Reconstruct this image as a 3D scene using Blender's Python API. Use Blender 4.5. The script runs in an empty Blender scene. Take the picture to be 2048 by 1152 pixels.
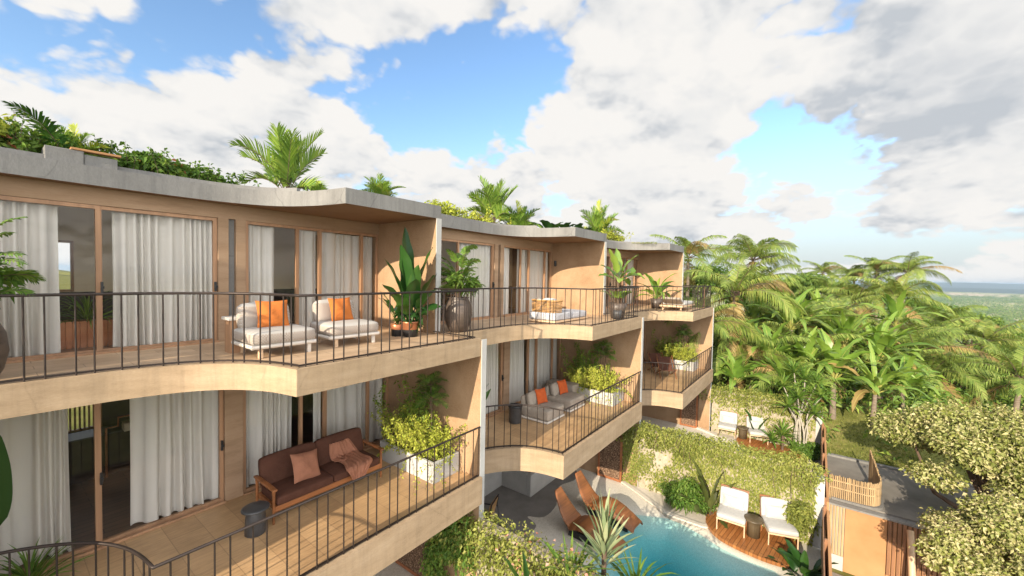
import bpy, math, random
import numpy as np
from mathutils import Vector, Matrix

R = math.radians
S = bpy.context.scene
C = S.collection
PI = math.pi

# ------------------------------------------------------------------ camera
YAW, PITCH, ROLL, FPX = 37.119, 1.797, -1.074, 809.93
_a, _p, _r = R(YAW), R(PITCH), R(ROLL)
fwd0 = Vector((math.cos(_a), math.sin(_a), 0)); rgt = Vector((math.sin(_a), -math.cos(_a), 0)); upz = Vector((0, 0, 1))
fwd = fwd0*math.cos(_p) - upz*math.sin(_p)
up = upz*math.cos(_p) + fwd0*math.sin(_p)
rx = rgt*math.cos(_r) - up*math.sin(_r)
ux = rgt*math.sin(_r) + up*math.cos(_r)
cam_d = bpy.data.cameras.new('camera')
cam = bpy.data.objects.new('camera', cam_d); C.objects.link(cam)
m = Matrix((rx, ux, -fwd)).transposed().to_4x4()
cam.matrix_world = m
cam_d.sensor_width = 36.0
cam_d.lens = FPX/2048*36.0
cam_d.clip_start = 0.05
cam_d.clip_end = 30000
S.camera = cam

# ------------------------------------------------------------------ sky, sun, exposure
SUN_EL, SUN_AZ = 20.8, 5.5              # the light travels along +X, turned SUN_AZ towards +Y
travel = Vector((math.cos(R(SUN_EL))*math.cos(R(SUN_AZ)), math.cos(R(SUN_EL))*math.sin(R(SUN_AZ)), -math.sin(R(SUN_EL))))
sd = bpy.data.lights.new('sun', 'SUN'); sd.energy = 4.8; sd.angle = R(0.5); sd.color = (1.0, 0.865, 0.665)
sun = bpy.data.objects.new('sun', sd); C.objects.link(sun)
sun.rotation_euler = travel.to_track_quat('-Z', 'Y').to_euler()
S.view_settings.view_transform = 'Standard'
S.view_settings.look = 'None'
S.view_settings.exposure = 0.76
S.view_settings.gamma = 1.0

W = bpy.data.worlds.new('World'); S.world = W; W.use_nodes = True
def nd(t, kind, **kw):
    n = t.nodes.new(kind)
    for k, v in kw.items():
        if k.startswith('i_'):
            key = k[2:]
            key = int(key) if key.isdigit() else key.replace('_', ' ')
            n.inputs[key].default_value = v
        else:
            setattr(n, k, v)
    return n
def build_world():
    t = W.node_tree; t.nodes.clear(); L = t.links.new
    tc = nd(t, 'ShaderNodeTexCoord')
    d = tc.outputs['Generated']
    sky = nd(t, 'ShaderNodeTexSky', sky_type='NISHITA', sun_disc=False, sun_elevation=R(SUN_EL),
             sun_rotation=math.atan2(-travel.x, -travel.y), air_density=1.0, dust_density=0.6, ozone_density=2.0)
    # sky a little more saturated than the model, as photographed
    hsv = nd(t, 'ShaderNodeHueSaturation', i_Hue=0.500, i_Saturation=1.06, i_Value=1.36)
    L(sky.outputs[0], hsv.inputs['Color'])
    bg1 = nd(t, 'ShaderNodeBackground', i_Strength=0.125); L(hsv.outputs[0], bg1.inputs[0])
    # flattened direction so that clouds pack towards the horizon
    sep = nd(t, 'ShaderNodeSeparateXYZ'); L(d, sep.inputs[0])
    den = nd(t, 'ShaderNodeMath', operation='ADD', i_1=0.42); L(sep.outputs[2], den.inputs[0])
    dv = nd(t, 'ShaderNodeVectorMath', operation='SCALE')
    inv = nd(t, 'ShaderNodeMath', operation='DIVIDE', i_0=0.72); L(den.outputs[0], inv.inputs[1])
    L(d, dv.inputs[0]); L(inv.outputs[0], dv.inputs['Scale'])
    def fbm(off, scale, detail, rough, dist):
        ad = nd(t, 'ShaderNodeVectorMath', operation='ADD'); ad.inputs[1].default_value = off
        L(dv.outputs[0], ad.inputs[0])
        n = nd(t, 'ShaderNodeTexNoise', i_Scale=scale, i_Detail=detail, i_Roughness=rough, i_Distortion=dist)
        L(ad.outputs[0], n.inputs['Vector']); return n.outputs[0]
    def puffs(off):
        """billowing field: fractal noise plus rounded cells"""
        n = fbm(off, 3.0, 8.0, 0.58, 0.0)
        ad = nd(t, 'ShaderNodeVectorMath', operation='ADD'); ad.inputs[1].default_value = off; L(dv.outputs[0], ad.inputs[0])
        wn = nd(t, 'ShaderNodeTexNoise', i_Scale=5.0, i_Detail=4.0, i_Roughness=.6); L(ad.outputs[0], wn.inputs['Vector'])
        ws = nd(t, 'ShaderNodeVectorMath', operation='SCALE'); ws.inputs['Scale'].default_value = .16; L(wn.outputs['Color'], ws.inputs[0])
        aw = nd(t, 'ShaderNodeVectorMath', operation='ADD'); L(ad.outputs[0], aw.inputs[0]); L(ws.outputs[0], aw.inputs[1])
        v = nd(t, 'ShaderNodeTexVoronoi', feature='F1', i_Scale=5.6, i_Detail=2.0, i_Roughness=.55, i_Lacunarity=2.4); L(aw.outputs[0], v.inputs['Vector'])
        iv = nd(t, 'ShaderNodeMath', operation='MULTIPLY_ADD', i_1=-.62, i_2=.70); L(v.outputs['Distance'], iv.inputs[0])
        hf = nd(t, 'ShaderNodeMath', operation='MULTIPLY', i_1=.62); L(n, hf.inputs[0])
        sm = nd(t, 'ShaderNodeMath', operation='MULTIPLY_ADD', i_1=.42); L(iv.outputs[0], sm.inputs[0]); L(hf.outputs[0], sm.inputs[2])
        return sm.outputs[0]
    base = puffs((3.1, 1.7, 0.4))
    lit = puffs((3.1-0.045, 1.7-0.02, 0.4+0.055))
    def blob(c, r0, r1, amp):
        v = nd(t, 'ShaderNodeVectorMath', operation='DISTANCE'); v.inputs[1].default_value = c; L(d, v.inputs[0])
        mr = nd(t, 'ShaderNodeMapRange', interpolation_type='SMOOTHSTEP'); L(v.outputs['Value'], mr.inputs[0])
        mr.inputs[1].default_value = r0; mr.inputs[2].default_value = r1; mr.inputs[3].default_value = amp; mr.inputs[4].default_value = 0.0
        return mr.outputs[0]
    def addm(a, b, op='ADD'):
        n = nd(t, 'ShaderNodeMath', operation=op)
        for i, q in enumerate((a, b)):
            if isinstance(q, (int, float)): n.inputs[i].default_value = q
            else: L(q, n.inputs[i])
        return n.outputs[0]
    tot = addm(addm(addm(base, .5, 'SUBTRACT'), 1.62, 'MULTIPLY'), .785)
    tot = addm(tot, blob((-0.50, -0.82, 0.20), 0.3, 1.3, .22))  # extra unseen cloud cover behind the camera, added for fill and window reflections
    for c, r0, r1, amp in CLOUDS: tot = addm(tot, blob(c, r0, r1, amp))
    al = nd(t, 'ShaderNodeMapRange', interpolation_type='SMOOTHSTEP'); L(tot, al.inputs[0])
    al.inputs[1].default_value = 0.465; al.inputs[2].default_value = 0.60
    # self-shading: brighter where the cloud thins out towards the light
    df = addm(base, lit, 'SUBTRACT')
    sh = nd(t, 'ShaderNodeMapRange'); L(df, sh.inputs[0])
    sh.inputs[1].default_value = -0.19; sh.inputs[2].default_value = 0.10
    thick = nd(t, 'ShaderNodeMapRange', interpolation_type='SMOOTHSTEP'); L(tot, thick.inputs[0])
    thick.inputs[1].default_value = 0.66; thick.inputs[2].default_value = 1.10; thick.inputs[3].default_value = 1.0; thick.inputs[4].default_value = 0.55
    shade = addm(sh.outputs[0], thick.outputs[0], 'MULTIPLY')
    dark = 0.0
    for c, r0, r1, amp in GREYS: dark = addm(dark, blob(c, r0, r1, amp))
    wisp = nd(t, 'ShaderNodeMath', operation='MULTIPLY_ADD', i_1=.5, i_2=-.25); L(fbm((7.7, 2.2, 1.4), 2.2, 6.0, .6, .0), wisp.inputs[0])
    shade = addm(addm(shade, wisp.outputs[0]), dark, 'SUBTRACT')
    cr = nd(t, 'ShaderNodeValToRGB'); L(shade, cr.inputs[0])
    e = cr.color_ramp.elements
    e[0].position = 0.0; e[0].color = (0.60, 0.635, 0.68, 1)
    e[1].position = 0.74; e[1].color = (1.0, 0.975, 0.94, 1)
    x = e.new(0.20); x.color = (0.74, 0.755, 0.775, 1)
    x = e.new(0.44); x.color = (0.90, 0.895, 0.885, 1)
    # bright haze towards the horizon
    hz = nd(t, 'ShaderNodeMapRange', interpolation_type='SMOOTHSTEP'); L(sep.outputs[2], hz.inputs[0])
    hz.inputs[1].default_value = 0.0; hz.inputs[2].default_value = 0.33; hz.inputs[3].default_value = 0.95; hz.inputs[4].default_value = 0.0
    bgc = nd(t, 'ShaderNodeBackground'); L(cr.outputs[0], bgc.inputs[0])
    # unseen bright cloud added on the sun's side, behind the camera, as fill light
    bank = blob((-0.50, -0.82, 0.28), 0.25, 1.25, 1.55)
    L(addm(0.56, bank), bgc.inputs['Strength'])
    bgh = nd(t, 'ShaderNodeBackground', i_Strength=0.43); bgh.inputs[0].default_value = (0.86, 0.94, 1.0, 1)
    m0 = nd(t, 'ShaderNodeMixShader'); L(hz.outputs[0], m0.inputs[0]); L(bg1.outputs[0], m0.inputs[1]); L(bgh.outputs[0], m0.inputs[2])
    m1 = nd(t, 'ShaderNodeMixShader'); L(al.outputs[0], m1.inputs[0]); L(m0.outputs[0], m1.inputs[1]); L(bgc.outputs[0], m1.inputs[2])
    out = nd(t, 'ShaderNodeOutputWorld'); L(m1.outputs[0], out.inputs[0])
CLOUDS = [((0.217, 0.926, 0.31), 0.05, 0.5, 0.16), ((0.052, 0.978, 0.202), 0.05, 0.45, 0.12), ((0.438, 0.845, 0.307), 0.03, 0.3, 0.14), ((0.699, 0.675, 0.235), 0.03, 0.26, 0.14), ((0.839, 0.46, 0.292), 0.03, 0.22, 0.14), ((0.94, 0.283, 0.188), 0.03, 0.26, 0.24), ((0.983, 0.103, 0.155), 0.02, 0.14, 0.1), ((0.896, 0.027, 0.444), 0.1, 0.55, 0.14), ((0.944, -0.201, 0.26), 0.1, 0.5, 0.1), ((0.836, 0.311, 0.451), 0.05, 0.28, 0.16), ((0.581, 0.609, 0.54), 0.02, 0.26, 0.24), ((0.932, 0.192, 0.307), 0.02, 0.13, 0.16), ((0.444, 0.744, 0.5), 0.02, 0.22, 0.08), ((0.142, 0.895, 0.423), 0.0, 0.32, -0.24), ((0.258, 0.861, 0.438), 0.0, 0.22, -0.2), ((0.594, 0.682, 0.427), 0.0, 0.32, -0.28), ((0.706, 0.599, 0.377), 0.0, 0.22, -0.2), ((0.725, 0.474, 0.499), 0.0, 0.14, -0.18), ((0.964, 0.07, 0.258), 0.0, 0.2, -0.26), ((0.954, 0.175, 0.242), 0.0, 0.16, -0.14), ((0.93, 0.282, 0.236), 0.0, 0.12, -0.1), ((0.99, -0.098, 0.103), 0.0, 0.3, -0.04), ((0.977, -0.067, 0.202), 0.0, 0.18, -0.14), ((0.052, 0.936, 0.347), 0.0, 0.12, -0.14)]
GREYS = [((0.936, -0.084, 0.342), 0.02, 0.3, 0.16), ((0.962, -0.18, 0.207), 0.02, 0.3, 0.22), ((0.934, 0.01, 0.358), 0.02, 0.2, 0.12), ((0.372, 0.874, 0.313), 0.02, 0.25, 0.06), ((0.907, -0.194, 0.373), 0.05, 0.4, 0.1), ((0.986, 0.019, 0.168), 0.01, 0.09, 0.2), ((0.207, 0.944, 0.258), 0.0, 0.3, 0.05)]
build_world()

# ------------------------------------------------------------------ tags and things
def tag(o, label=None, cat=None, group=None, kind=None):
    if label: o['label'] = label
    if cat: o['category'] = cat
    if group: o['group'] = group
    if kind: o['kind'] = kind
    return o
def thing(name, label, cat, loc=(0, 0, 0), rz=0.0, group=None):
    o = bpy.data.objects.new(name, None); C.objects.link(o)
    o.empty_display_size = 0.2
    o.location = loc; o.rotation_euler = (0, 0, rz)
    return tag(o, label, cat, group)
def copy_tree(o, loc, rz=None, label=None, parent=None, scale=None):
    c = o.copy(); C.objects.link(c)
    if parent is not None: c.parent = parent
    else:
        c.location = loc
        if rz is not None: c.rotation_euler = (0, 0, rz)
        if scale is not None: c.scale = (scale,)*3 if not isinstance(scale, tuple) else scale
        if label: c['label'] = label
    for ch in list(o.children): copy_tree(ch, None, parent=c)
    return c

# ------------------------------------------------------------------ mesh builder
class MB:
    def __init__(s): s.V = []; s.F = []; s.n = 0; s.M = None
    def add(s, vs, fs, mat=0, smooth=False):
        v = np.asarray(vs, float).reshape(-1, 3)
        if s.M is not None:
            A = np.array(s.M); v = v @ A[:3, :3].T + A[:3, 3]
        by = {}
        for f in fs: by.setdefault(len(f), []).append(f)
        for k, l in by.items(): s.F.append((np.asarray(l, int) + s.n, mat, smooth))
        s.V.append(v); s.n += len(v); return s
    def addn(s, V, F, mat=0, smooth=False):
        """V (n,k,3): n copies of a k-vertex template with faces F"""
        n, k, _ = V.shape; v = V.reshape(-1, 3)
        if s.M is not None:
            A = np.array(s.M); v = v @ A[:3, :3].T + A[:3, 3]
        off = (np.arange(n)*k)[:, None] + s.n
        for f in F: s.F.append((off + np.asarray(f)[None, :], mat, smooth))
        s.V.append(v); s.n += n*k; return s
    def box(s, x0, y0, z0, x1, y1, z1, mat=0):
        v = [(x, y, z) for z in (z0, z1) for y in (y0, y1) for x in (x0, x1)]
        return s.add(v, [(0, 2, 3, 1), (4, 5, 7, 6), (0, 1, 5, 4), (1, 3, 7, 5), (3, 2, 6, 7), (2, 0, 4, 6)], mat)
    def prism(s, P, z0, z1, side=0, top=0, bot=0):
        n = len(P)
        ar = sum(P[i][0]*P[(i+1) % n][1]-P[(i+1) % n][0]*P[i][1] for i in range(n))
        if ar < 0: P = P[::-1]
        v = [(p[0], p[1], z0) for p in P]+[(p[0], p[1], z1) for p in P]
        s.add(v, [(i, (i+1) % n, n+(i+1) % n, n+i) for i in range(n)], side)
        s.add(v[n:], [tuple(range(n))], top); s.add(v[:n], [tuple(range(n))[::-1]], bot)
        return s
    def ribbon(s, P, w, z0, z1, mat=0, top=None, bot=None):
        """a wall that follows the open polyline P, w thick on its left side"""
        Q = offset(P, w); n = len(P)
        v = []
        for p, q in zip(P, Q): v += [(p[0], p[1], z0), (p[0], p[1], z1), (q[0], q[1], z1), (q[0], q[1], z0)]
        a = [(4*i, 4*i+4, 4*i+5, 4*i+1) for i in range(n-1)]; b = [(4*i+2, 4*i+6, 4*i+7, 4*i+3) for i in range(n-1)]
        tp = [(4*i+1, 4*i+5, 4*i+6, 4*i+2) for i in range(n-1)]; bt = [(4*i+3, 4*i+7, 4*i+4, 4*i) for i in range(n-1)]
        s.add(v, a+b+[(0, 1, 2, 3), (4*n-1, 4*n-2, 4*n-3, 4*n-4)], mat)
        s.add(v, tp, mat if top is None else top); s.add(v, bt, mat if bot is None else bot)
        return s
    def tube(s, P, r, n=8, mat=0, cap=True):
        P = [Vector(p) for p in P]; k = len(P)
        rr = r if hasattr(r, '__len__') else [r]*k
        v = []; prev = None
        for i in range(k):
            t = (P[min(i+1, k-1)]-P[max(i-1, 0)]).normalized()
            if prev is None:
                a = Vector((0, 0, 1)) if abs(t.z) < .9 else Vector((1, 0, 0)); prev = t.cross(a).normalized()
            prev = (prev - t*prev.dot(t)).normalized(); b = t.cross(prev)
            for j in range(n):
                an = 2*PI*j/n; v.append(P[i]+(prev*math.cos(an)+b*math.sin(an))*rr[i])
        f = [(i*n+j, i*n+(j+1) % n, (i+1)*n+(j+1) % n, (i+1)*n+j) for i in range(k-1) for j in range(n)]
        s.add(v, f, mat, n > 5)
        if cap: s.add(v[:n], [tuple(range(n))[::-1]], mat); s.add(v[-n:], [tuple(range(n))], mat)
        return s
    def lathe(s, prof, c=(0, 0, 0), n=24, mat=0):
        v = []; k = len(prof)
        for r, z in prof:
            for j in range(n): v.append((c[0]+r*math.cos(2*PI*j/n), c[1]+r*math.sin(2*PI*j/n), c[2]+z))
        f = [(i*n+j, i*n+(j+1) % n, (i+1)*n+(j+1) % n, (i+1)*n+j) for i in range(k-1) for j in range(n)]
        return s.add(v, f, mat, True)
    def rbox(s, c, size, r=.05, mat=0, puff=0.0, seg=7, rot=None):
        """cushion: box with rounded edges and slightly swollen faces"""
        sx, sy, sz = [q/2 for q in size]
        g = np.linspace(-1, 1, seg); vs = []; fs = []
        for ax in range(3):
            for sg in (-1, 1):
                b = len(vs)
                for i in range(seg):
                    for j in range(seg):
                        q = [0, 0, 0]; q[ax] = sg; q[(ax+1) % 3] = g[i]; q[(ax+2) % 3] = g[j]; vs.append(q)
                for i in range(seg-1):
                    for j in range(seg-1):
                        f = (b+i*seg+j, b+(i+1)*seg+j, b+(i+1)*seg+j+1, b+i*seg+j+1); fs.append(f if sg > 0 else f[::-1])
        v = np.array(vs, float)
        # push the inner grid lines towards the edges so that rounding has vertices
        v = np.sign(v)*np.abs(v)**0.6
        half = np.array([sx, sy, sz]); rr = min(r, sx, sy, sz)*0.999
        p = v*half; inner = np.clip(p, -(half-rr), half-rr); dlt = p-inner
        ln = np.linalg.norm(dlt, axis=1, keepdims=True); ln[ln == 0] = 1
        q = inner + dlt/ln*np.minimum(ln, rr)
        if puff:
            u = v**2
            q[:, 2] += np.sign(v[:, 2])*puff*(1-u[:, 0])*(1-u[:, 1])*(np.abs(v[:, 2]) > .98)
            q[:, 0] += np.sign(v[:, 0])*puff*.6*(1-u[:, 2])*(1-u[:, 1])*(np.abs(v[:, 0]) > .98)
            q[:, 1] += np.sign(v[:, 1])*puff*.6*(1-u[:, 2])*(1-u[:, 0])*(np.abs(v[:, 1]) > .98)
        if rot is not None: q = q @ np.array(rot.to_3x3()).T
        return s.add(q+np.array(c), fs, mat, True)
    def pillow(s, c, w, h, t, rot, mat=0, n=13):
        """square scatter cushion with pointed corners; stands in its local XZ plane"""
        g = np.linspace(-1, 1, n); vs = []; fs = []
        for sg in (-1, 1):
            b = len(vs)
            for i in range(n):
                for j in range(n):
                    u, v = g[i], g[j]
                    e = max(0, (1-u*u)*(1-v*v))**.42
                    k = 1-.085*(1-v*v); l = 1-.085*(1-u*u)
                    wr = .012*math.sin(5*u+3*v)*e
                    vs.append((u*w/2*k, sg*t/2*e+wr, v*h/2*l))
            for i in range(n-1):
                for j in range(n-1):
                    f = (b+i*n+j, b+(i+1)*n+j, b+(i+1)*n+j+1, b+i*n+j+1); fs.append(f if sg < 0 else f[::-1])
        q = np.array(vs) @ np.array(rot.to_3x3()).T + np.array(c)
        return s.add(q, fs, mat, True)
    def build(s, name, mats, parent=None, loc=None, bevel=0):
        me = bpy.data.meshes.new(name)
        V = np.concatenate(s.V) if s.V else np.zeros((0, 3))
        me.vertices.add(len(V)); me.vertices.foreach_set('co', V.ravel())
        idx = []; ls = []; mi = []; sm = []; o = 0
        for f, mt, so in s.F:
            k = f.shape[1]; idx.append(f.ravel()); ls.append(o+np.arange(len(f))*k); o += f.size
            mi.append(np.full(len(f), mt)); sm.append(np.full(len(f), so))
        idx = np.concatenate(idx); ls = np.concatenate(ls)
        me.loops.add(len(idx)); me.loops.foreach_set('vertex_index', idx.astype(np.int32))
        me.polygons.add(len(ls)); me.polygons.foreach_set('loop_start', ls.astype(np.int32))
        me.polygons.foreach_set('material_index', np.concatenate(mi).astype(np.int32))
        me.polygons.foreach_set('use_smooth', np.concatenate(sm))
        me.update(calc_edges=True); me.validate()
        for q in (mats if isinstance(mats, (list, tuple)) else [mats]): me.materials.append(q)
        ob = bpy.data.objects.new(name, me); C.objects.link(ob)
        if parent: ob.parent = parent
        if loc: ob.location = loc
        if bevel:
            b = ob.modifiers.new('bevel', 'BEVEL'); b.width = bevel; b.segments = 2; b.limit_method = 'ANGLE'
        return ob
def offset(P, w):
    Q = []; n = len(P)
    for i in range(n):
        a = Vector(P[max(i-1, 0)][:2]); b = Vector(P[i][:2]); c = Vector(P[min(i+1, n-1)][:2])
        d1 = (b-a).normalized() if i > 0 else (c-b).normalized(); d2 = (c-b).normalized() if i < n-1 else d1
        n1 = Vector((-d1.y, d1.x)); n2 = Vector((-d2.y, d2.x)); h = (n1+n2).normalized()
        q = b+h*w/max(.35, h.dot(n1)); Q.append((q.x, q.y))
    return Q
def spline(P, k=6):
    """Catmull-Rom through P"""
    o = []; n = len(P)
    for i in range(n-1):
        p0, p1, p2, p3 = [np.array(P[min(max(j, 0), n-1)], float) for j in (i-1, i, i+1, i+2)]
        for q in range(k):
            t = q/k
            o.append(tuple(.5*(2*p1+(p2-p0)*t+(2*p0-5*p1+4*p2-p3)*t*t+(3*p1-p0-3*p2+p3)*t**3)))
    o.append(tuple(P[-1])); return o
def along(P, step):
    """points on polyline at the distances yielded by step"""
    P = [Vector(p) for p in P]; out = []; d = next(step); acc = 0
    for a, b in zip(P[:-1], P[1:]):
        l = (b-a).length
        while d <= acc+l and l > 0:
            out.append(a.lerp(b, (d-acc)/l)); d += next(step)
        acc += l
    return out

# ------------------------------------------------------------------ materials
def mat_base(name):
    m = bpy.data.materials.new(name); m.use_nodes = True
    t = m.node_tree; return m, t, t.nodes['Principled BSDF'], t.links.new
def coords(t, stretch=(1, 1, 1), rot=(0, 0, 0), kind='Object'):
    tc = nd(t, 'ShaderNodeTexCoord'); mp = nd(t, 'ShaderNodeMapping')
    mp.inputs['Scale'].default_value = stretch; mp.inputs['Rotation'].default_value = rot
    t.links.new(tc.outputs[kind], mp.inputs[0]); return mp.outputs[0]
def ramp(t, src, stops):
    cr = nd(t, 'ShaderNodeValToRGB'); t.links.new(src, cr.inputs[0]); e = cr.color_ramp.elements
    e[0].position, e[0].color = stops[0][0], (*stops[0][1], 1); e[1].position, e[1].color = stops[-1][0], (*stops[-1][1], 1)
    for p, c in stops[1:-1]: x = e.new(p); x.color = (*c, 1)
    return cr.outputs[0]
def noise(t, vec, scale, detail=5, rough=.6, dist=0):
    n = nd(t, 'ShaderNodeTexNoise', i_Scale=scale, i_Detail=detail, i_Roughness=rough, i_Distortion=dist); t.links.new(vec, n.inputs['Vector']); return n.outputs[0]
def bump(t, h, bsdf, strength=.3, dist=.02):
    b = nd(t, 'ShaderNodeBump', i_Strength=strength, i_Distance=dist); t.links.new(h, b.inputs['Height']); t.links.new(b.outputs[0], bsdf.inputs['Normal'])
def surf(name, stops, scale=3, rough=.8, metal=0, stretch=(1, 1, 1), detail=6, bmp=.15, bscale=40, bdist=.01, spec=.5, dist=0, fine=.25, kind='Object', streak=0, crack=0):
    """noise-mottled surface: large mottling plus fine grain and a bump"""
    m, t, b, L = mat_base(name); v = coords(t, stretch, kind=kind)
    n = noise(t, v, scale, detail, .62, dist); f = noise(t, v, bscale, 4, .6)
    mx = nd(t, 'ShaderNodeMath', operation='MULTIPLY_ADD', i_1=fine); L(f, mx.inputs[0])
    sb = nd(t, 'ShaderNodeMath', operation='SUBTRACT', i_1=fine*.5); L(n, sb.inputs[0]); L(sb.outputs[0], mx.inputs[2])
    col = ramp(t, mx.outputs[0], stops)
    def mul(c, fac):
        q = nd(t, 'ShaderNodeMix', data_type='RGBA', blend_type='MULTIPLY'); q.inputs[0].default_value = 1; L(c, q.inputs[6]); L(fac, q.inputs[7]); return q.outputs[2]
    if streak:      # rain streaks and dirt patches
        sv = coords(t, (5.5, 5.5, .45)); col = mul(col, ramp(t, noise(t, sv, 1.6, 6, .7), [(.30, (1-streak, 1-streak*.98, 1-streak*.92)), (.52, (1, 1, 1)), (.75, (1+streak*.25,)*3)]))
        pv = coords(t); col = mul(col, ramp(t, noise(t, pv, .55, 7, .68), [(.34, (1-streak*.7,)*3), (.6, (1, 1, 1))]))
    if crack:       # hairline cracks and pinholes
        vo = nd(t, 'ShaderNodeTexVoronoi', feature='DISTANCE_TO_EDGE', i_Scale=.55, i_Detail=3.0); wv = nd(t, 'ShaderNodeMix', data_type='VECTOR'); wv.inputs[0].default_value = .12
        nn = nd(t, 'ShaderNodeTexNoise', i_Scale=3.0, i_Detail=5.0); pv = coords(t); L(pv, nn.inputs['Vector']); L(pv, wv.inputs[4]); L(nn.outputs['Color'], wv.inputs[5]); L(wv.outputs[1], vo.inputs['Vector'])
        col = mul(col, ramp(t, vo.outputs['Distance'], [(.0, (1-crack,)*3), (.006, (1, 1, 1))]))
        pn = noise(t, pv, 24, 2, .5); col = mul(col, ramp(t, pn, [(.24, (1-crack,)*3), (.29, (1, 1, 1))]))
    L(col, b.inputs['Base Color'])
    b.inputs['Roughness'].default_value = rough; b.inputs['Metallic'].default_value = metal
    b.inputs['Specular IOR Level'].default_value = spec
    if bmp: bump(t, f, b, bmp, bdist)
    return m
def tri(c, s=.25):
    """three stops round one colour"""
    return [(.3, tuple(q*(1-s) for q in c)), (.5, c), (.7, tuple(min(1, q*(1+s)) for q in c))]
def wood(name, c, s=.35, axis=0, scale=2.2, rough=.45):
    st = [26, 26, 26]; st[axis] = 1.6
    return surf(name, tri(c, s), scale, rough, stretch=tuple(q/10 for q in st), bscale=14, bmp=.12, dist=.6, spec=.4)
def planks(name, c1, c2, mortar, w, h, rot=0, rough=.5, msize=.006, var=.5):
    m, t, b, L = mat_base(name); v = coords(t, (1, 1, 1), (0, 0, rot))
    br = nd(t, 'ShaderNodeTexBrick', offset=.5, i_Scale=1.0, i_Mortar_Size=msize, i_Brick_Width=w, i_Row_Height=h, i_Bias=0.0)
    br.inputs['Color1'].default_value = (*c1, 1); br.inputs['Color2'].default_value = (*c2, 1); br.inputs['Mortar'].default_value = (*mortar, 1)
    L(v, br.inputs['Vector'])
    v2 = coords(t, (1.5, 18, 1), (0, 0, rot)); n = noise(t, v2, 2.2, 7, .65, .4)
    n2 = noise(t, v, 1.3, 4, .6)
    cr = ramp(t, n, [(.25, (1-var*.5,)*3), (.75, (1+var*.45,)*3)]); cr2 = ramp(t, n2, [(.3, (.80,)*3), (.7, (1.12,)*3)])
    mx = nd(t, 'ShaderNodeMix', data_type='RGBA', blend_type='MULTIPLY'); mx.inputs[0].default_value = 1; L(br.outputs[0], mx.inputs[6]); L(cr, mx.inputs[7])
    my = nd(t, 'ShaderNodeMix', data_type='RGBA', blend_type='MULTIPLY'); my.inputs[0].default_value = 1; L(mx.outputs[2], my.inputs[6]); L(cr2, my.inputs[7])
    L(my.outputs[2], b.inputs['Base Color']); b.inputs['Roughness'].default_value = rough; bump(t, br.outputs[1], b, -.25, .006)
    return m
def leafmat(name, stops, trans=.24, rough=.5, spec=.22, tint=(1.35, 1.25, .5)):
    """leaf colour varies from leaf to leaf, and a little from plant to plant"""
    m, t, b, L = mat_base(name)
    g = nd(t, 'ShaderNodeNewGeometry'); oi = nd(t, 'ShaderNodeObjectInfo')
    v = coords(t, (1, 1, 1)); n = noise(t, v, 1.1, 3, .6)
    a = nd(t, 'ShaderNodeMath', operation='MULTIPLY_ADD', i_1=.55); L(g.outputs['Random Per Island'], a.inputs[0])
    b2 = nd(t, 'ShaderNodeMath', operation='MULTIPLY', i_1=.45); L(n, b2.inputs[0]); L(b2.outputs[0], a.inputs[2])
    c = nd(t, 'ShaderNodeMath', operation='MULTIPLY_ADD', i_1=.16, i_2=-.08); L(oi.outputs['Random'], c.inputs[0])
    d = nd(t, 'ShaderNodeMath', operation='ADD'); L(a.outputs[0], d.inputs[0]); L(c.outputs[0], d.inputs[1])
    col = ramp(t, d.outputs[0], stops); L(col, b.inputs['Base Color'])
    b.inputs['Roughness'].default_value = rough; b.inputs['Specular IOR Level'].default_value = spec
    tr = nd(t, 'ShaderNodeBsdfTranslucent')
    mm = nd(t, 'ShaderNodeMix', data_type='RGBA', blend_type='MULTIPLY'); mm.inputs[0].default_value = 1; L(col, mm.inputs[6]); mm.inputs[7].default_value = (*tint, 1)
    L(mm.outputs[2], tr.inputs[0])
    ms = nd(t, 'ShaderNodeMixShader'); ms.inputs[0].default_value = trans; L(b.outputs[0], ms.inputs[1]); L(tr.outputs[0], ms.inputs[2])
    L(ms.outputs[0], t.nodes['Material Output'].inputs[0]); return m
def fresnel2(t, ior):
    """same reflectance from both sides of a thin sheet"""
    g = nd(t, 'ShaderNodeNewGeometry'); mr = nd(t, 'ShaderNodeMapRange'); t.links.new(g.outputs['Backfacing'], mr.inputs[0]); mr.inputs[3].default_value = ior; mr.inputs[4].default_value = 1/ior
    fr = nd(t, 'ShaderNodeFresnel'); t.links.new(mr.outputs[0], fr.inputs['IOR']); return fr
def glassmat():
    m, t, b, L = mat_base('window_glass'); t.nodes.remove(b)
    fr = fresnel2(t, 1.52); tr = nd(t, 'ShaderNodeBsdfTransparent'); tr.inputs[0].default_value = (.96, .97, .97, 1)
    gl = nd(t, 'ShaderNodeBsdfGlossy', i_Roughness=.015); ms = nd(t, 'ShaderNodeMixShader')
    L(fr.outputs[0], ms.inputs[0]); L(tr.outputs[0], ms.inputs[1]); L(gl.outputs[0], ms.inputs[2]); L(ms.outputs[0], t.nodes['Material Output'].inputs[0]); return m
def curtainmat():
    m, t, b, L = mat_base('curtain_cloth'); v = coords(t, (60, 60, 90)); n = noise(t, v, 3, 3, .6)
    L(ramp(t, n, [(.3, (.75, .705, .65)), (.7, (.86, .82, .765))]), b.inputs['Base Color']); b.inputs['Roughness'].default_value = .95; b.inputs['Specular IOR Level'].default_value = .1
    bump(t, n, b, .12, .004)
    tr = nd(t, 'ShaderNodeBsdfTranslucent'); tr.inputs[0].default_value = (.8, .76, .7, 1); ms = nd(t, 'ShaderNodeMixShader'); ms.inputs[0].default_value = .28
    L(b.outputs[0], ms.inputs[1]); L(tr.outputs[0], ms.inputs[2]); L(ms.outputs[0], t.nodes['Material Output'].inputs[0]); return m
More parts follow.
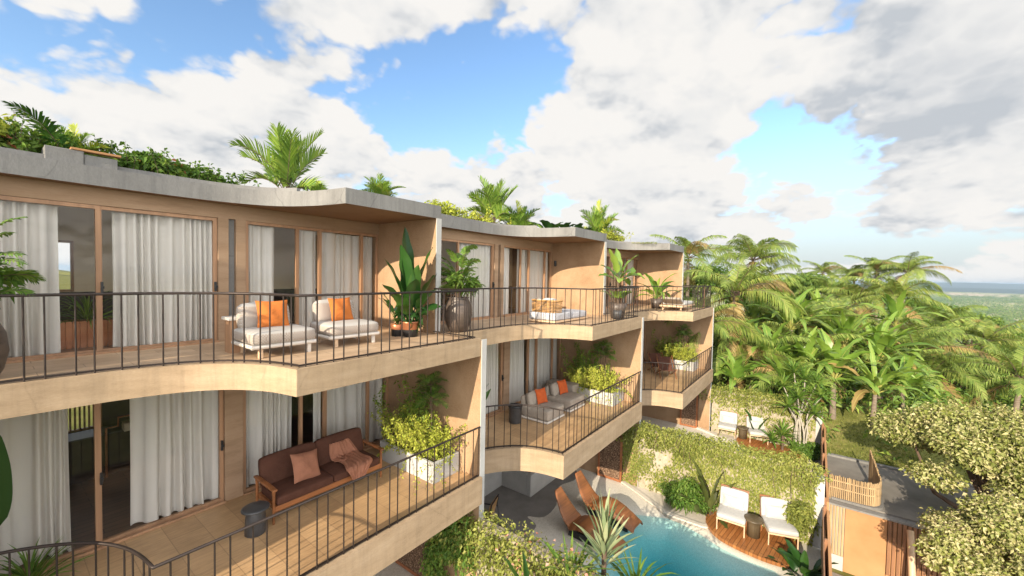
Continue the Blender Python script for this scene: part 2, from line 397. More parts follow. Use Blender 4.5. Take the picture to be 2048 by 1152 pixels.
def checkmat():
    """woven cushion: plain on top, small woven check on the upright sides"""
    m, t, b, L = mat_base('woven_check_cloth'); v = coords(t)
    ck = nd(t, 'ShaderNodeTexChecker', i_Scale=46.0); ck.inputs[1].default_value = (.30, .24, .20, 1); ck.inputs[2].default_value = (.44, .395, .35, 1); L(v, ck.inputs[0])
    g = nd(t, 'ShaderNodeNewGeometry'); sp = nd(t, 'ShaderNodeSeparateXYZ'); L(g.outputs['Normal'], sp.inputs[0])
    ab = nd(t, 'ShaderNodeMath', operation='ABSOLUTE'); L(sp.outputs[2], ab.inputs[0]); gt = nd(t, 'ShaderNodeMath', operation='GREATER_THAN', i_1=.55); L(ab.outputs[0], gt.inputs[0])
    mx = nd(t, 'ShaderNodeMix', data_type='RGBA'); L(gt.outputs[0], mx.inputs[0]); L(ck.outputs[0], mx.inputs[6]); mx.inputs[7].default_value = (.42, .395, .365, 1)
    L(mx.outputs[2], b.inputs['Base Color']); b.inputs['Roughness'].default_value = .95; b.inputs['Specular IOR Level'].default_value = .1
    bump(t, noise(t, v, 220, 2), b, .2, .003); return m

PLASTER = surf('tan_plaster', [(.2, (.27, .165, .093)), (.5, (.37, .24, .142)), (.8, (.44, .30, .19))], 1.1, .9, bmp=.8, bscale=38, bdist=.014, spec=.15, fine=.55, streak=.05)
FASCIA = surf('travertine_render', [(.2, (.30, .215, .135)), (.5, (.385, .28, .18)), (.8, (.46, .345, .235))], 1.4, .85, stretch=(1, 1, 5), bmp=.35, bscale=28, bdist=.007, spec=.15, fine=.6, streak=.15, crack=.12)
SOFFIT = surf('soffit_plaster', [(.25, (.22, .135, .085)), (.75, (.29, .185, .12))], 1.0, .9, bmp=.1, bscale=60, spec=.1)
CONC = surf('board_concrete', [(.2, (.17, .166, .16)), (.5, (.22, .215, .208)), (.8, (.265, .26, .25))], 1.3, .85, stretch=(1, 1, .6), bmp=.35, bscale=40, bdist=.008, spec=.2, fine=.45, streak=.20, crack=.25)
PALECONC = surf('pale_concrete', [(.25, (.38, .375, .36)), (.75, (.50, .49, .475))], 2, .8, bmp=.1, bscale=60, spec=.2)
FRAME = wood('door_frame_wood', (.36, .205, .115), .25, axis=2, rough=.5)
METAL = surf('dark_bronze_metal', tri((.045, .034, .030), .2), 6, .45, metal=.55, bmp=0, spec=.4)
UPFLOOR = planks('stone_plank_floor', (.54, .385, .245), (.44, .30, .185), (.30, .20, .125), .9, .28, rough=.55, var=.45)
LOWFLOOR = planks('timber_plank_floor', (.49, .315, .165), (.40, .25, .128), (.32, .20, .105), 1.25, .45, rot=R(90), rough=.45, var=.5)
INTW = surf('room_wall_paint', tri((.78, .66, .48), .04), 2, .9, bmp=0)
HEAD = surf('weathered_beam', [(.25, (.26, .17, .105)), (.5, (.33, .22, .14)), (.75, (.39, .27, .18))], 2.0, .85, stretch=(.4, 1, 3), bmp=.2, bscale=30, bdist=.005, spec=.15, fine=.4)
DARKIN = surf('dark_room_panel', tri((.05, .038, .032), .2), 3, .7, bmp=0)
ROOMFLOOR = planks('room_floor_boards', (.16, .10, .06), (.12, .075, .045), (.05, .03, .02), 1.2, .15, rough=.4)
GLASS = glassmat()
CLOTH = curtainmat()
WHITEP = surf('white_painted_frame', tri((.60, .555, .50), .06), 4, .5, bmp=0)
PALEWOOD = wood('pale_ash_wood', (.60, .43, .28), .15)
CHECK = checkmat()
def wrinkle(m):
    """soft creases on top of the weave"""
    t = m.node_tree; b = t.nodes['Principled BSDF']; old = b.inputs['Normal'].links[0].from_node
    n = noise(t, coords(t, (1, 1, 1.6)), 7.5, 5, .62, .9); k = nd(t, 'ShaderNodeBump', i_Strength=.9, i_Distance=.022)
    t.links.new(n, k.inputs['Height']); t.links.new(k.outputs[0], old.inputs['Normal']); return m
def fabric(name, c, s=.12, sc=90):
    return wrinkle(surf(name, tri(c, s), 5, .95, bmp=.25, bscale=sc, bdist=.004, spec=.08, fine=.5))
ORANGE = fabric('orange_cloth', (.50, .155, .04)); REDOR = fabric('burnt_orange_cloth', (.46, .095, .028))
GREYF = fabric('taupe_cloth', (.31, .265, .22)); LGREY = fabric('light_grey_cloth', (.42, .42, .44)); WHITEF = fabric('white_cloth', (.45, .44, .425), .06)
BROWNF = fabric('dark_brown_cloth', (.085, .038, .026)); ROSE = fabric('dusty_rose_cloth', (.30, .135, .085))
TEAK = wood('oiled_teak', (.235, .09, .032), .45); TEAKD = planks('teak_deck_boards', (.40, .17, .055), (.30, .115, .035), (.09, .035, .012), 1.6, .10, rot=R(8), rough=.35, var=.6)
BLACKM = surf('black_metal', tri((.03, .03, .032), .2), 5, .4, metal=.3, bmp=0); CHAR = surf('charcoal_ceramic', tri((.05, .05, .052), .25), 6, .35, bmp=0)
POTD = surf('dark_glazed_clay', [(.2, (.03, .024, .02)), (.8, (.13, .095, .075))], 3, .4, stretch=(1, 1, 4), bmp=.2, bscale=20)
COPPER = surf('copper_glaze', [(.3, (.30, .11, .05)), (.7, (.46, .19, .09))], 4, .35, metal=.5, bmp=0); RATTAN = wood('rattan_cane', (.44, .25, .10), .35)
SOIL = surf('dark_soil', tri((.05, .032, .02), .4), 9, 1, bmp=.5, bscale=30)
PEBBLE = surf('pebble_wash', [(.25, (.44, .40, .34)), (.5, (.58, .54, .47)), (.78, (.70, .665, .60))], 26, .9, bmp=.35, bscale=60, bdist=.01, spec=.2, fine=.8)
DARKCONC = surf('dark_terrace_concrete', [(.3, (.17, .158, .148)), (.7, (.25, .235, .22))], 1.6, .85, bmp=.1, bscale=40, spec=.2)
KERBM = surf('pale_kerb_stone', tri((.58, .53, .46), .12), 14, .85, bmp=.2, bscale=50)
STONEW = surf('rough_stone_wall', [(.25, (.25, .22, .15)), (.5, (.38, .33, .25)), (.75, (.48, .43, .34))], 5, .95, bmp=.5, bscale=18, bdist=.03, spec=.1, fine=.5)
ASPH = surf('asphalt', [(.3, (.17, .155, .14)), (.7, (.27, .25, .225))], 1.2, .9, bmp=.2, bscale=120, bdist=.004, spec=.2, fine=.4)
TERRA = surf('terracotta_render', [(.25, (.36, .185, .085)), (.75, (.47, .26, .13))], .9, .9, bmp=.15, bscale=50, spec=.1)
SLATW = wood('weathered_slat_wood', (.25, .125, .065), .3, axis=2); BAMBOO = wood('bamboo_cane', (.38, .27, .15), .35, axis=2)
BARK = surf('palm_bark', [(.3, (.13, .10, .075)), (.7, (.27, .22, .17))], 3, .95, stretch=(1, 1, 6), bmp=.5, bscale=14, bdist=.02, spec=.1)
PALEBARK = surf('pale_smooth_bark', [(.3, (.30, .27, .22)), (.7, (.46, .42, .36))], 4, .9, bmp=.2)
TWIG = surf('brown_bark', tri((.12, .08, .055), .3), 6, .95, bmp=.3)

L_PALM = leafmat('palm_leaflet', [(.10, (.065, .12, .025)), (.45, (.165, .24, .05)), (.75, (.28, .335, .08)), (.95, (.42, .39, .12))])
L_DRY = leafmat('dry_palm_leaflet', [(.1, (.22, .15, .05)), (.5, (.34, .245, .09)), (.9, (.42, .32, .14))], tint=(1.2, 1.0, .6))
L_BAN = leafmat('banana_blade', [(.1, (.065, .14, .022)), (.45, (.145, .255, .038)), (.75, (.23, .335, .058)), (.95, (.39, .42, .085))], rough=.34, spec=.5)
L_DARK = leafmat('glossy_dark_blade', [(.1, (.012, .045, .010)), (.5, (.028, .085, .015)), (.9, (.075, .15, .025))], rough=.3, spec=.5, trans=.22)
L_LIME = leafmat('lime_leaf', [(.1, (.17, .23, .03)), (.45, (.33, .38, .05)), (.75, (.47, .49, .08)), (.95, (.56, .54, .15))])
L_MID = leafmat('fresh_green_leaf', [(.1, (.07, .14, .02)), (.5, (.17, .26, .035)), (.9, (.33, .37, .07))])
L_GREEN = leafmat('mid_green_leaf', [(.1, (.045, .105, .016)), (.5, (.105, .195, .030)), (.9, (.23, .30, .06))])
L_OLIVE = leafmat('olive_vine_leaf', [(.1, (.075, .098, .02)), (.45, (.185, .215, .045)), (.75, (.31, .325, .08)), (.95, (.47, .43, .18))])
L_CREAM = leafmat('cream_variegated_leaf', [(.1, (.14, .17, .045)), (.35, (.29, .31, .10)), (.65, (.52, .48, .25)), (.95, (.72, .60, .41))])
L_FOREST = leafmat('broad_tree_leaf', [(.1, (.045, .10, .018)), (.5, (.115, .195, .034)), (.9, (.24, .31, .06))])
L_VAR = leafmat('striped_strap_leaf', [(.1, (.10, .17, .09)), (.5, (.25, .31, .17)), (.9, (.50, .50, .32))], rough=.4)
L_RED = leafmat('reddish_leaf', [(.1, (.16, .05, .02)), (.9, (.35, .13, .05))])
L_MOSS = leafmat('grass_blade', [(.1, (.07, .10, .02)), (.5, (.16, .19, .04)), (.9, (.30, .30, .09))])

# ------------------------------------------------------------------ plants: helpers
def rng(seed): return np.random.default_rng(seed)
def unit(a): return a/np.maximum(np.linalg.norm(a, axis=-1, keepdims=True), 1e-9)
def leaves(mb, P, N, T, L, Wd, mat=0, fold=.22, droop=.2):
    """folded diamond leaves at P with normals N, pointing along T"""
    n = len(P); T = unit(T-N*np.sum(T*N, axis=1, keepdims=True)); B = np.cross(N, T)
    L = np.broadcast_to(L, n)[:, None]; Wd = np.broadcast_to(Wd, n)[:, None]
    mid = P+T*L*.45; tip = P+T*L; tip[:, 2] -= droop*L[:, 0]
    V = np.stack([P, mid+B*Wd*.5+N*Wd*fold, tip, mid-B*Wd*.5+N*Wd*fold], axis=1)
    mb.addn(V, [(0, 1, 2), (0, 2, 3)], mat)
def cloud(mb, blobs, n, L, Wd, r, mat=0, shell=.55, up=.45, jit=.8, down=.35, cut=None, lvar=.5):
    """n leaves spread through ellipsoids (cx,cy,cz,rx,ry,rz), most of them near the surface"""
    bl = np.array(blobs, float); w = (bl[:, 3]*bl[:, 4]+bl[:, 4]*bl[:, 5]+bl[:, 3]*bl[:, 5]); w /= w.sum()
    k = r.choice(len(bl), n, p=w); b = bl[k]
    d = unit(r.normal(size=(n, 3))); q = shell+(1-shell)*r.random((n, 1))**.6
    P = b[:, :3]+d*b[:, 3:]*q*(1+.10*r.normal(size=(n, 1)))
    if cut is not None: keep = cut(P); P, d = P[keep], d[keep]
    n = len(P)
    N = unit(d+np.array([0, 0, up])+jit*r.normal(size=(n, 3)))
    T = d+r.normal(size=(n, 3))*.8; T[:, 2] -= down
    s = 1-lvar+lvar*2*r.random(n)
    leaves(mb, P, N, unit(T), L*s, Wd*s, mat); return mb
def clump(r, c, rad, n, sub=.45, squash=1.0):
    """irregular crown: sub-clumps scattered over an ellipsoid"""
    out = []; c = np.array(c); rad = np.array(rad)
    for i in range(n):
        d = unit(r.normal(size=3)); d[2] = abs(d[2])*.9-.25 if r.random() < .8 else d[2]
        p = c+d*rad*(.45+.5*r.random()); s = sub*(.6+.7*r.random())
        out.append((*p, *(rad*s*np.array([1, 1, squash]))))
    return out
def sprigs(mb, r, bases, h, lean, nl, L, Wd, mat=0, stem=1, curl=.35, top=None, sr=.004):
    """loose leafy shoots: thin stems that bend outwards with leaves along them"""
    for i, b in enumerate(bases):
        hh = h*(.55+.75*r.random()); az = r.random()*6.28; q = lean*(.3+r.random()); d = np.array([math.cos(az)*q, math.sin(az)*q, 1.0]); s = np.linspace(0, 1, 5)
        C_ = np.array(b)+np.outer(s, d)*hh; C_[:, 2] -= curl*hh*q*s**2; C_[:, :2] += r.normal(size=2)*.06*hh*np.sin(s*3)[:, None]
        mb.tube([tuple(p) for p in C_], [sr*(1-.6*x) for x in s], 3, stem, cap=False)
        n = max(4, int(nl*hh/h)); t = .12+.88*r.random(n)**.8; P = np.stack([np.interp(t, s, C_[:, k]) for k in range(3)], 1)
        T = unit(r.normal(size=(n, 3))+np.array([0, 0, .15])); P = P+T*L*.25; N = unit(np.array([0, 0, .8])+r.normal(size=(n, 3))*.7)
        leaves(mb, P, N, T, L*(.6+.7*r.random(n)), Wd*(.7+.5*r.random(n)), mat, droop=.3)
def frond(mb, o, az, el, L, droop, r, nl=34, ll=.62, w=.05, mat=0, stem=1, hang=.5, s0=.14, sweep=48, vee=.2, n=14):
    """feather-shaped palm frond"""
    s = np.linspace(0, 1, n); e = el-droop*s**1.25; d = L/(n-1)
    h = np.array([math.cos(az), math.sin(az), 0]); side = np.array([-math.sin(az), math.cos(az), 0])
    tw = r.normal()*.12
    T = np.cos(e)[:, None]*(h+side*tw*s[:, None])+np.sin(e)[:, None]*np.array([0, 0, 1.0]); T = unit(T)
    P = np.array(o)+np.concatenate([np.zeros((1, 3)), np.cumsum(T[:-1]*d, axis=0)])
    roll = r.normal()*.35
    # leaflets
    si = np.linspace(s0, .995, nl); Pi = np.stack([np.interp(si, s, P[:, k]) for k in range(3)], 1); Ti = unit(np.stack([np.interp(si, s, T[:, k]) for k in range(3)], 1))
    for sg in (-1, 1):
        U = np.cross(side[None, :], Ti)*-1; U = unit(U); U *= np.sign(U[:, 2:3]+1e-6)
        sd = side*math.cos(roll)+U*math.sin(roll)*1.0
        a = R(sweep)-R(26)*si+r.normal(size=nl)*.07
        a = R(90-sweep)*(.5+si*.9)
        D = unit(sg*sd*np.cos(a)[:, None]+Ti*np.sin(a)[:, None]+U*vee+r.normal(size=(nl, 3))*.05)
        ln = ll*np.sin(PI*(.13+.80*si))**.65*(.88+.24*r.random(nl)); wd = w*(.8+.4*r.random(nl))
        b0 = Pi-Ti*wd[:, None]*.5; b1 = Pi+Ti*wd[:, None]*.5
        md = Pi+D*ln[:, None]*.55; md[:, 2] -= hang*ln*.10
        tp = Pi+D*ln[:, None]*.95; tp[:, 2] -= hang*ln*.62
        V = np.stack([b0, b1, md-Ti*wd[:, None]*.55, md+Ti*wd[:, None]*.55, tp], 1)
        mb.addn(V, [(0, 1, 3, 2), (2, 3, 4)], mat)
    q = .028*L/3
    mb.tube([tuple(p) for p in P[::2]], [max(.004, q*(1-.85*x)) for x in s[::2]], 4, stem, cap=False)
def blade(mb, o, az, el, L, Wd, droop, r, mat=0, stem=1, pet=.25, n=11, fold=.25, tear=.0, tip=1.0, wave=.05, power=.75, pr=.016, rib=None):
    """broad or strap-shaped leaf blade on a petiole"""
    m = n+4; s = np.linspace(0, 1, m); e = el-droop*s**1.5; d = L/(m-1)
    h = np.array([math.cos(az), math.sin(az), 0]); side = np.array([-math.sin(az), math.cos(az), 0])
    T = unit(np.cos(e)[:, None]*h+np.sin(e)[:, None]*np.array([0, 0, 1.0])); P = np.array(o)+np.concatenate([np.zeros((1, 3)), np.cumsum(T[:-1]*d, axis=0)])
    U = np.cross(T, side[None, :]); U = unit(U)*-1.0; U = np.where(U[:, 2:3] < 0, -U, U); roll = r.normal()*.3
    sd = side*math.cos(roll)+U*math.sin(roll)
    if pet > 0:
        k = max(2, int(m*pet)+1); mb.tube([tuple(p) for p in P[:k]], pr*L/1.5, 4, stem, cap=False)
    sl = np.linspace(pet, 1, n); t = (sl-pet)/(1-pet)
    Pi = np.stack([np.interp(sl, s, P[:, k]) for k in range(3)], 1); Ui = unit(np.stack([np.interp(sl, s, U[:, k]) for k in range(3)], 1)); Si = unit(np.stack([np.interp(sl, s, sd[:, k]) for k in range(3)], 1))
    prof = np.sin(PI*np.clip(.04+.96*t**power, 0, 1))**.62*(1-.1*t); prof[-1] = .02; prof[0] = max(prof[0]*.3, .04)
    ht = Wd*.5*prof
    cols = []
    for c, f in ((-1, 1.0), (-.5, .5), (0, 0), (.5, .5), (1, 1.0)):
        wv = wave*Wd*np.sin(t*17+c*3+r.random()*6)*abs(c)
        lift = fold*abs(c)*ht-.18*ht*abs(c)**2
        jag = 1-tear*r.random(n)*(abs(c) > .9)
        cols.append(Pi+Si*(c*ht*jag)[:, None]+Ui*(lift+wv)[:, None])
    V = np.stack(cols, 1).reshape(-1, 3)
    F = [(i*5+j, i*5+j+1, (i+1)*5+j+1, (i+1)*5+j) for i in range(n-1) for j in range(4)]
    mb.add(V, F, mat, True)
    if rib is not None:
        w = (Wd*.030*(1-.8*t))[:, None]; c = Pi+Ui*(Wd*.012); q = np.stack([c-Si*w, c+Si*w], 1).reshape(-1, 3)
        mb.add(q, [(2*i, 2*i+1, 2*i+3, 2*i+2) for i in range(n-1)], rib)
def trunk(mb, h, r0, r1, r, lean=.3, mat=2, n=9, k=9):
    a = r.random()*6.28; P = []; rad = []
    for i in range(k):
        s = i/(k-1); P.append((math.cos(a)*lean*h*.15*s*s, math.sin(a)*lean*h*.15*s*s, h*s)); rad.append((r0+(r1-r0)*s**.7)*(1+.04*(i % 2)))
    mb.tube(P, rad, n, mat); return P[-1]
def limbs(mb, r, base, tips, r0, mat):
    for t in tips:
        b = Vector(base); e = Vector(t); mid = b.lerp(e, .5)+Vector(r.normal(size=3)*.12*(e-b).length)
        mb.tube([b, b.lerp(mid, .6), mid, mid.lerp(e, .6), e], [r0, r0*.8, r0*.6, r0*.4, r0*.2], 6, mat)

# crowns: shared meshes ---------------------------------------------------------------
def coconut_crown(seed, n=22, L=3.3, dry=3):
    r = rng(seed); mb = MB(); n = int(n*.74)
    for i in range(n):
        f = i/n; az = i*2.39996+r.normal()*.15; el = R(82-88*f+r.normal()*7); dr = R(58+42*r.random()+20*f)
        isd = i >= n-dry
        if isd: el = R(-15-25*r.random()); dr = R(50)
        frond(mb, (0, 0, .05), az, el, 1.12*L*(.78+.3*r.random())*(.7 if i < 2 else 1), dr, r, nl=50, ll=.86*L/3.3, w=.050, mat=1 if isd or r.random() < .02 else 0, stem=2, hang=1.0)
    for i in range(5):
        a = i*1.25; mb.lathe([(.01, -.12), (.08, -.08), (.10, 0), (.07, .09), (.01, .12)], (.18*math.cos(a), .18*math.sin(a), -.12), 8, 3)
    return mb
def banana_crown(seed, n=11, L=2.2, W_=.5):
    n += 7; L *= 1.25; W_ *= .92
    r = rng(seed); mb = MB()
    for i in range(n):
        f = i/n; az = i*2.39996+r.normal()*.2; el = R(86-52*f+r.normal()*5); dr = R(38+58*f+22*r.random())
        blade(mb, (0, 0, 0), az, el, L*(.8+.35*r.random()), W_*(.8+.35*r.random()), dr, r, mat=1 if (i >= n-1 and r.random() < .6) else 0, stem=3, pet=.22, n=24, fold=.38, tear=.34, wave=.05, rib=3)
    return mb
def fan_crown(seed, n=14, L=.9):
    L *= 1.22
    """cluster palm with short stiff feather fronds"""
    r = rng(seed); mb = MB()
    for i in range(n):
        f = i/n; az = i*2.39996+r.normal()*.2; el = R(86-60*f+r.normal()*6)
        frond(mb, (0, 0, 0), az, el, L*(.75+.4*r.random()), R(18+48*r.random()+25*f), r, nl=24, ll=.36*L/.9, w=.030*L/.9, mat=1 if r.random() < .10 else 0, stem=2, hang=.25, s0=.25, vee=.35)
    return mb
def strap_plant(seed, n=40, L=.8, Wd=.06, el0=88, el1=5, droop=30, pet=0, core=.06, mats=None):
    r = rng(seed); mb = MB()
    for i in range(n):
        f = i/n; az = i*2.39996+r.normal()*.2; el = R(el0-(el0-el1)*f+r.normal()*5)
        blade(mb, (core*math.cos(az)*f, core*math.sin(az)*f, -.1*f*L), az, el, L*(.75+.4*r.random()), Wd, R(droop*(.5+r.random())), r, mat=0, stem=0, pet=pet, n=6, fold=.5, wave=.01, power=.55)
    return mb
def place(mb, name, mats, loc, label, cat, group=None, rz=0, sc=1):
    o = mb.build(name, mats); o.location = loc; o.rotation_euler = (0, 0, rz); o.scale = (sc,)*3
    return tag(o, label, cat, group)

# ------------------------------------------------------------------ setting
GZ = -7.25
def terrain_h(x, y):
    d = math.hypot(x-24, y*.9) if x > 24 else abs(min(0, y+9))
    if x < 22.3: h = -9.8 if y < 8 else -7.4
    else:
        q = min(1, (x-22.3)/5.0); h = -7.66+1.05*q*q*(3-2*q)
        if y < -3: h -= min(2.5, (-3-y)*.25)
    far = max(0, x-34); side = max(0, -12-y)
    h -= min(54, far*.16+max(0, far-60)*.10+side*.12)
    if y > 9: h += min(4, (y-9)*.15)
    return max(h, -60)
def build_terrain():
    xs = sorted(set([-300, -120, -60, -30, -12, -6, 0, 6, 12, 16, 20, 22.29, 22.31]+[22.8+i*.8 for i in range(24)]+[43+i*4 for i in range(20)]+[125, 150, 190, 240, 300, 400, 600, 900, 1400, 2200, 3400, 5200, 9000, 16000]))
    ys = sorted(set([-12000, -7000, -4000, -2500, -1600, -1000, -600, -400, -250, -160, -110, -80, -60, -48]+[-40+i*2 for i in range(32)]+[24, 32, 48, 80, 150, 300, 600, 1200, 2500, 6000, 12000]))
    r = rng(3); v = []
    for y in ys:
        for x in xs:
            far = math.hypot(x, y); a = min(1.2, far/90)*.35 if x > 23 else 0
            z = terrain_h(x, y)+a*(math.sin(x*.31+y*.17)+math.sin(y*.41-x*.13))*.4
            if far > 700: z += 4*math.sin(x*.004+1)+4*math.sin(y*.006)
            v.append((x, y, z))
    n = len(xs); f = [(j*n+i, j*n+i+1, (j+1)*n+i+1, (j+1)*n+i) for j in range(len(ys)-1) for i in range(n-1)]
    m, t, b, L = mat_base('grassy_ground'); vv = coords(t)
    n1 = noise(t, vv, .006, 8, .62); n2 = noise(t, vv, .9, 6, .65); n3 = noise(t, vv, .05, 6, .7)
    near = ramp(t, n2, [(.3, (.085, .095, .025)), (.5, (.15, .155, .045)), (.7, (.24, .20, .085))])
    farc = ramp(t, n1, [(.36, (.10, .15, .035)), (.46, (.25, .27, .09)), (.58, (.46, .42, .22)), (.7, (.26, .29, .10))])
    dots = ramp(t, n3, [(.55, (1, 1, 1)), (.62, (.30, .38, .25))])
    fm = nd(t, 'ShaderNodeMix', data_type='RGBA', blend_type='MULTIPLY'); fm.inputs[0].default_value = 1; L(farc, fm.inputs[6]); L(dots, fm.inputs[7])
    sp = nd(t, 'ShaderNodeSeparateXYZ'); L(vv, sp.inputs[0]); mr = nd(t, 'ShaderNodeMapRange'); L(sp.outputs[0], mr.inputs[0]); mr.inputs[1].default_value = 120; mr.inputs[2].default_value = 320
    mx = nd(t, 'ShaderNodeMix', data_type='RGBA'); L(mr.outputs[0], mx.inputs[0]); L(near, mx.inputs[6]); L(fm.outputs[2], mx.inputs[7])
    L(mx.outputs[2], b.inputs['Base Color']); b.inputs['Roughness'].default_value = 1; b.inputs['Specular IOR Level'].default_value = .05; bump(t, n2, b, .5, .08)
    o = MB().add(v, f, 0, True).build('ground', m); tag(o, kind='structure')
build_terrain()
def build_hills():
    r = rng(11)
    m = surf('hillside', [(.3, (.035, .055, .04)), (.7, (.07, .09, .055))], .004, 1, bmp=0, spec=.05, fine=.1)
    for nm, X, H, seed, y0, y1 in (('hills', 6800, 70, 1, -6500, 2500), ('hills', 4800, 30, 5, -5200, 1500)):
        rr = rng(seed); ph = rr.random(6)*6.28; V = []; n = 90
        for i in range(n):
            y = y0+(y1-y0)*i/(n-1); hh = H*(.78+.13*math.sin(y*.0011+ph[0])+.07*math.sin(y*.0031+ph[1])+.03*math.sin(y*.009+ph[2]))
            for q, k in ((-1100, 0), (-500, .55), (-150, .92), (0, 1), (300, .8), (1100, 0)): V.append((X+q+120*math.sin(y*.002+ph[3]), y, -60+(hh+4)*k-(4 if k == 0 else 0)))
        F = [(i*6+j, i*6+j+1, (i+1)*6+j+1, (i+1)*6+j) for i in range(n-1) for j in range(5)]
        tag(MB().add(V, F, 0, True).build(nm, m), kind='structure')
    sm = surf('pale_sand', [(.3, (.40, .33, .22)), (.7, (.56, .46, .33))], .02, 1, bmp=0, spec=.05)
    V = []; n = 40
    for i in range(n):
        u = i/(n-1); y = -390-560*u; h = 17*math.sin(PI*u)**1.4*(.7+.3*math.sin(u*9))
        for q, k in ((-160, -.12), (-70, .6), (0, 1), (80, .7), (180, -.12)): V.append((3000+q, y, -57+h*k))
    tag(MB().add(V, [(i*5+j, i*5+j+1, (i+1)*5+j+1, (i+1)*5+j) for i in range(n-1) for j in range(4)], 0, True).build('sand_hill', sm), kind='structure')
build_hills()

# gardens, road ------------------------------------------------------------------
POOL = [(12.75, 3.3), (12.5, 2.5), (12.22, 1.9), (12.08, 1.3), (12.1, .55), (11, .0), (8, .0), (7.2, 1), (7.2, 2.6), (8.2, 4.0), (9.6, 4.5), (11.0, 4.85), (12.15, 4.5)]
def sd_poly(x, y, P):
    ins = False; best = 9e9; n = len(P)
    for i in range(n):
        ax, ay = P[i]; bx, by = P[(i+1) % n]
        if (ay > y) != (by > y) and x < (bx-ax)*(y-ay)/(by-ay)+ax: ins = not ins
        dx, dy = bx-ax, by-ay; t = max(0, min(1, ((x-ax)*dx+(y-ay)*dy)/(dx*dx+dy*dy)))
        best = min(best, math.hypot(x-ax-t*dx, y-ay-t*dy))
    return best if ins else -best
def pool_floor_mat():
    m, t, b, L = mat_base('pool_floor'); v = coords(t)
    sp = nd(t, 'ShaderNodeSeparateXYZ'); L(v, sp.inputs[0]); mr = nd(t, 'ShaderNodeMapRange'); L(sp.outputs[2], mr.inputs[0])
    mr.inputs[1].default_value = -8.3; mr.inputs[2].default_value = -7.2
    n = noise(t, v, 26, 4, .7); ma = nd(t, 'ShaderNodeMath', operation='MULTIPLY_ADD', i_1=.16); L(n, ma.inputs[0]); sb = nd(t, 'ShaderNodeMath', operation='SUBTRACT', i_1=.08); L(mr.outputs[0], sb.inputs[0]); L(sb.outputs[0], ma.inputs[2])
    c = ramp(t, ma.outputs[0], [(.0, (.012, .17, .22)), (.35, (.035, .28, .32)), (.62, (.18, .44, .45)), (.80, (.45, .56, .52)), (.93, (.58, .54, .46))])
    pb = ramp(t, noise(t, v, 38, 5, .75), [(.3, (.72,)*3), (.7, (1.2,)*3)])
    mx = nd(t, 'ShaderNodeMix', data_type='RGBA', blend_type='MULTIPLY'); mx.inputs[0].default_value = 1; L(c, mx.inputs[6]); L(pb, mx.inputs[7])
    L(mx.outputs[2], b.inputs['Base Color']); b.inputs['Roughness'].default_value = .9; b.inputs['Specular IOR Level'].default_value = .2; bump(t, n, b, .4, .012); return m
def water_mat():
    m, t, b, L = mat_base('pool_water'); t.nodes.remove(b); v = coords(t)
    tr = nd(t, 'ShaderNodeBsdfTransparent'); tr.inputs[0].default_value = (.80, .97, 1, 1)
    gl = nd(t, 'ShaderNodeBsdfGlossy', i_Roughness=.03); fr = fresnel2(t, 1.25); ms = nd(t, 'ShaderNodeMixShader')
    bp = nd(t, 'ShaderNodeBump', i_Strength=.55, i_Distance=.035); L(noise(t, v, 5, 6, .65, 1.2), bp.inputs['Height']); L(bp.outputs[0], gl.inputs['Normal'])
    L(fr.outputs[0], ms.inputs[0]); L(tr.outputs[0], ms.inputs[1]); L(gl.outputs[0], ms.inputs[2]); L(ms.outputs[0], t.nodes['Material Output'].inputs[0]); return m
POOLM, WATERM = pool_floor_mat(), water_mat()
def garden_sheet(dx, dy, y0, name):
    xs = np.linspace(6.55, 13.70, 66); ys = np.linspace(y0, 5.2, 52); V = []
    for y in ys:
        for x in xs:
            s = sd_poly(x, y, POOL); q = max(0, min(1, (s+.22)/2.2)); V.append((x+dx, y+dy, GZ-1.05*q**1.35))
    n = len(xs); F = [(j*n+i, j*n+i+1, (j+1)*n+i+1, (j+1)*n+i) for j in range(len(ys)-1) for i in range(n-1)]
    tag(MB().add(V, F, 0, True).build(name, POOLM), kind='structure')
    mb = MB(); mb.box(6.55+dx, 5.2+dy, GZ-.35, 13.70+dx, 13.5, GZ); tag(mb.build('patio', PEBBLE), kind='structure')
    w = MB(); P = [(p[0]+dx, max(y0+.06, p[1])+dy) for p in [(12.8, 3.6), (12.52, 2.5), (12.2, 1.9), (12.1, 1.3), (12.1, .4), (11.5, -.15), (7.5, -.15), (6.9, .8), (6.9, 2.8), (8.1, 4.5), (9.6, 5.05), (11.2, 5.19), (12.6, 5.1)]]
    w.add([(x, y, GZ-.07) for x, y in P], [tuple(range(len(P)))[::-1]]); tag(w.build('pool_water', WATERM), kind='structure')
garden_sheet(0, 0, -.32, 'pool_floor'); garden_sheet(7.325, -.829, .52, 'pool_floor')
mb = MB(); mb.box(-.85, -.32, GZ-.4, 6.30, 12.5, GZ); tag(mb.build('patio', PEBBLE), kind='structure')
mb = MB(); mb.prism(spline([(6.56, 9.3), (6.56, 5.0), (7.9, 5.5), (9.1, 6.15), (9.7, 6.3), (9.9, 6.75), (10.2, 6.35), (11.0, 6.4), (12.0, 6.9), (12.9, 6.7), (13.68, 7.4), (13.68, 9.3)], 4), GZ+.0, GZ+.006); tag(mb.build('terrace_paving', DARKCONC), kind='structure')
kc = spline([(13.66, 6.0), (13.62, 5.45), (13.30, 4.75), (12.90, 4.05), (12.62, 3.45), (12.60, 2.9), (12.62, 2.42), (12.75, 2.28)], 6)
mb = MB(); mb.ribbon(kc, .16, GZ-.25, GZ+.07); tag(mb.build('planting_kerb', KERBM), kind='structure')
bed = kc+[(13.69, 2.3), (13.69, 6.0)]
mb = MB(); mb.prism(bed, GZ-.2, GZ+.03); tag(mb.build('planting_bed', KERBM), kind='structure')
mb = MB()
